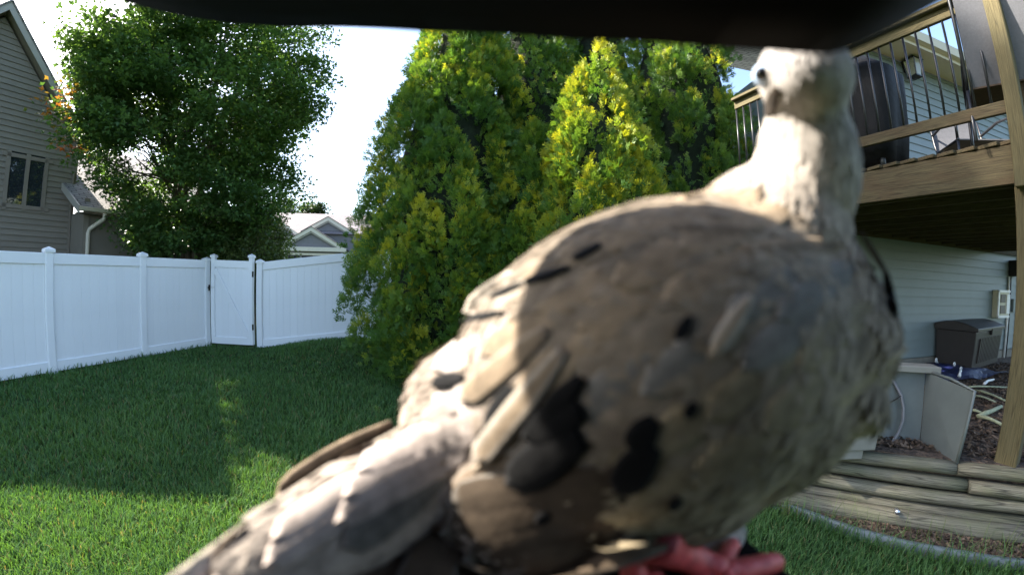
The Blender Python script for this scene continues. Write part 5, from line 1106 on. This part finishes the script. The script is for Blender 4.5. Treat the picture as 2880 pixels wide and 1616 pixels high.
for a, b, w in (((1830, 640), (2150, 650), 40), ((2080, 700), (2380, 690), 50)): feather('nape_crease_shade', a, b, w, TAN * .55, TAN * .8, (.0003, .0005), .6, m=9, edge=.5)  # crease shade between nape and back, painted in as darker bands
# eye, beak, legs and toes
ep = at(2141, 212, .1245); h, nn = hit(2150, 212)
if h is not None: ep = h + ray(2150, 212) * .0012
def ball(name, c, r, m_, parent, sx=1):
    bm = bmesh.new(); bmesh.ops.create_icosphere(bm, subdivisions=3, radius=r); me = bpy.data.meshes.new(name); bm.to_mesh(me); bm.free(); me.polygons.foreach_set('use_smooth', [True] * len(me.polygons)); me.materials.append(m_); return link(bpy.data.objects.new(name, me), parent, c)
M['eye'] = mat('dove_eye', (.004, .004, .005, 1), .05, .1, 20, spec=.9); M['ring'] = mat('pale_blue_eye_ring', lin(170, 190, 215), .4, .05, 80)
ball('eye_ring', ep + ray(2150, 212) * .0006, .0031, M['ring'], dove); ball('eye', ep + Vector((-.0012, -.0006, -.0002)), .0019, M['eye'], dove)
hc = at(2258, 215, .124); fw_ = (ray(2258, 215) + Vector((-.12, .1, -.25))).normalized()
mb = MB(); mb.tube([hc + fw_ * .012, hc + fw_ * .020 + Vector((0, 0, -.0008)), hc + fw_ * .027 + Vector((0, 0, -.0025)), hc + fw_ * .031 + Vector((0, 0, -.0045))], [.0034, .0026, .0018, .0006], 8); mb.build('beak', M['iron'], dove)
M['foot'] = mat('red_scaly_skin', (.56, .085, .085, 1), .45, .25, 260, .15, 700, spec=.4)
def chain(name, pts, rad):
    mb = MB(); P = [Vector(p) for p in pts]; Q = []; Rr = []
    for i in range(len(P) - 1):
        for k in range(4): f = k / 4; Q.append(P[i].lerp(P[i + 1], f)); Rr.append((rad[i] + (rad[i + 1] - rad[i]) * f) * (1 + .04 * math.sin(k * PI / 2 + i)))
    Q.append(P[-1]); Rr.append(rad[-1]); mb.tube(Q, Rr, 10); return mb.build(name, M['foot'], dove)
tz = lambda x, y, r: at_z(x, y, TRAY_Z + r)
J = tz(2030, 1604, .0050)
chain('toe', [J, tz(2090, 1600, .0046), tz(2150, 1586, .0040), tz(2182, 1579, .0032), tz(2198, 1577, .0018)], [.0036, .0034, .0034, .0030, .0010])
chain('toe', [J, tz(2036, 1575, .0046), tz(2050, 1548, .0038), tz(2060, 1532, .0030), tz(2066, 1518, .0018)], [.0032, .0030, .0028, .0026, .0010])
chain('toe', [J, tz(2040, 1640, .0046), tz(2070, 1672, .0036), tz(2084, 1690, .002)], [.0034, .0032, .0028, .0010])
chain('toe', [J, tz(1985, 1622, .0044), tz(1950, 1640, .0036), tz(1930, 1650, .002)], [.0034, .003, .0026, .0010])
chain('leg', [J, tz(1965, 1576, .0075), tz(1895, 1548, .0130), tz(1840, 1520, .022)], [.0040, .0042, .0048, .0060])
J2 = tz(1790, 1665, .005)
for x_, y_ in ((1860, 1612), (1880, 1690), (1760, 1720), (1730, 1650)): chain('toe', [J2, J2.lerp(tz(x_, y_, .003), .5) + Vector((0, 0, .0008)), tz(x_, y_, .002)], [.0036, .0033, .0012])
chain('leg', [J2, J2 + Vector((-.002, .004, .012)), J2 + Vector((-.003, .010, .024))], [.0038, .0034, .0055])
# pale chunk on the tray
cp = [at_z(x, y, TRAY_Z + .0035) for x, y in ((1880, 1546), (1990, 1532), (2096, 1512), (2086, 1490), (2066, 1468), (2000, 1466), (1890, 1490))]
cc = sum(cp, Vector()) / len(cp); bm = bmesh.new(); g_ = []
for lev, sc_f, zz_ in ((0, .94, -.0035), (1, 1.0, -.001), (2, 1.0, .0025), (3, .90, .0042)):
    g_.append([bm.verts.new((p - cc) * sc_f + Vector((0, 0, zz_ + .0006 * math.sin(k * 2.3 + lev)))) for k, p in enumerate(cp)])
for a_, b_ in zip(g_[:-1], g_[1:]):
    for k in range(len(cp)): bm.faces.new((a_[k], a_[(k + 1) % len(cp)], b_[(k + 1) % len(cp)], b_[k]))
bm.faces.new(g_[-1]); bm.faces.new(list(reversed(g_[0]))); bmesh.ops.recalc_face_normals(bm, faces=bm.faces)
me = bpy.data.meshes.new('chunk'); bm.to_mesh(me); bm.free(); o = raw('seed_cake', me, mat('pale_speckled_cake', lin(190, 188, 184), .9, .3, 260, .5, 700, coords='Object'), None, cc)
tag(o, 'pale gray speckled chunk on the tray edge beside the red toes', 'seed cake')
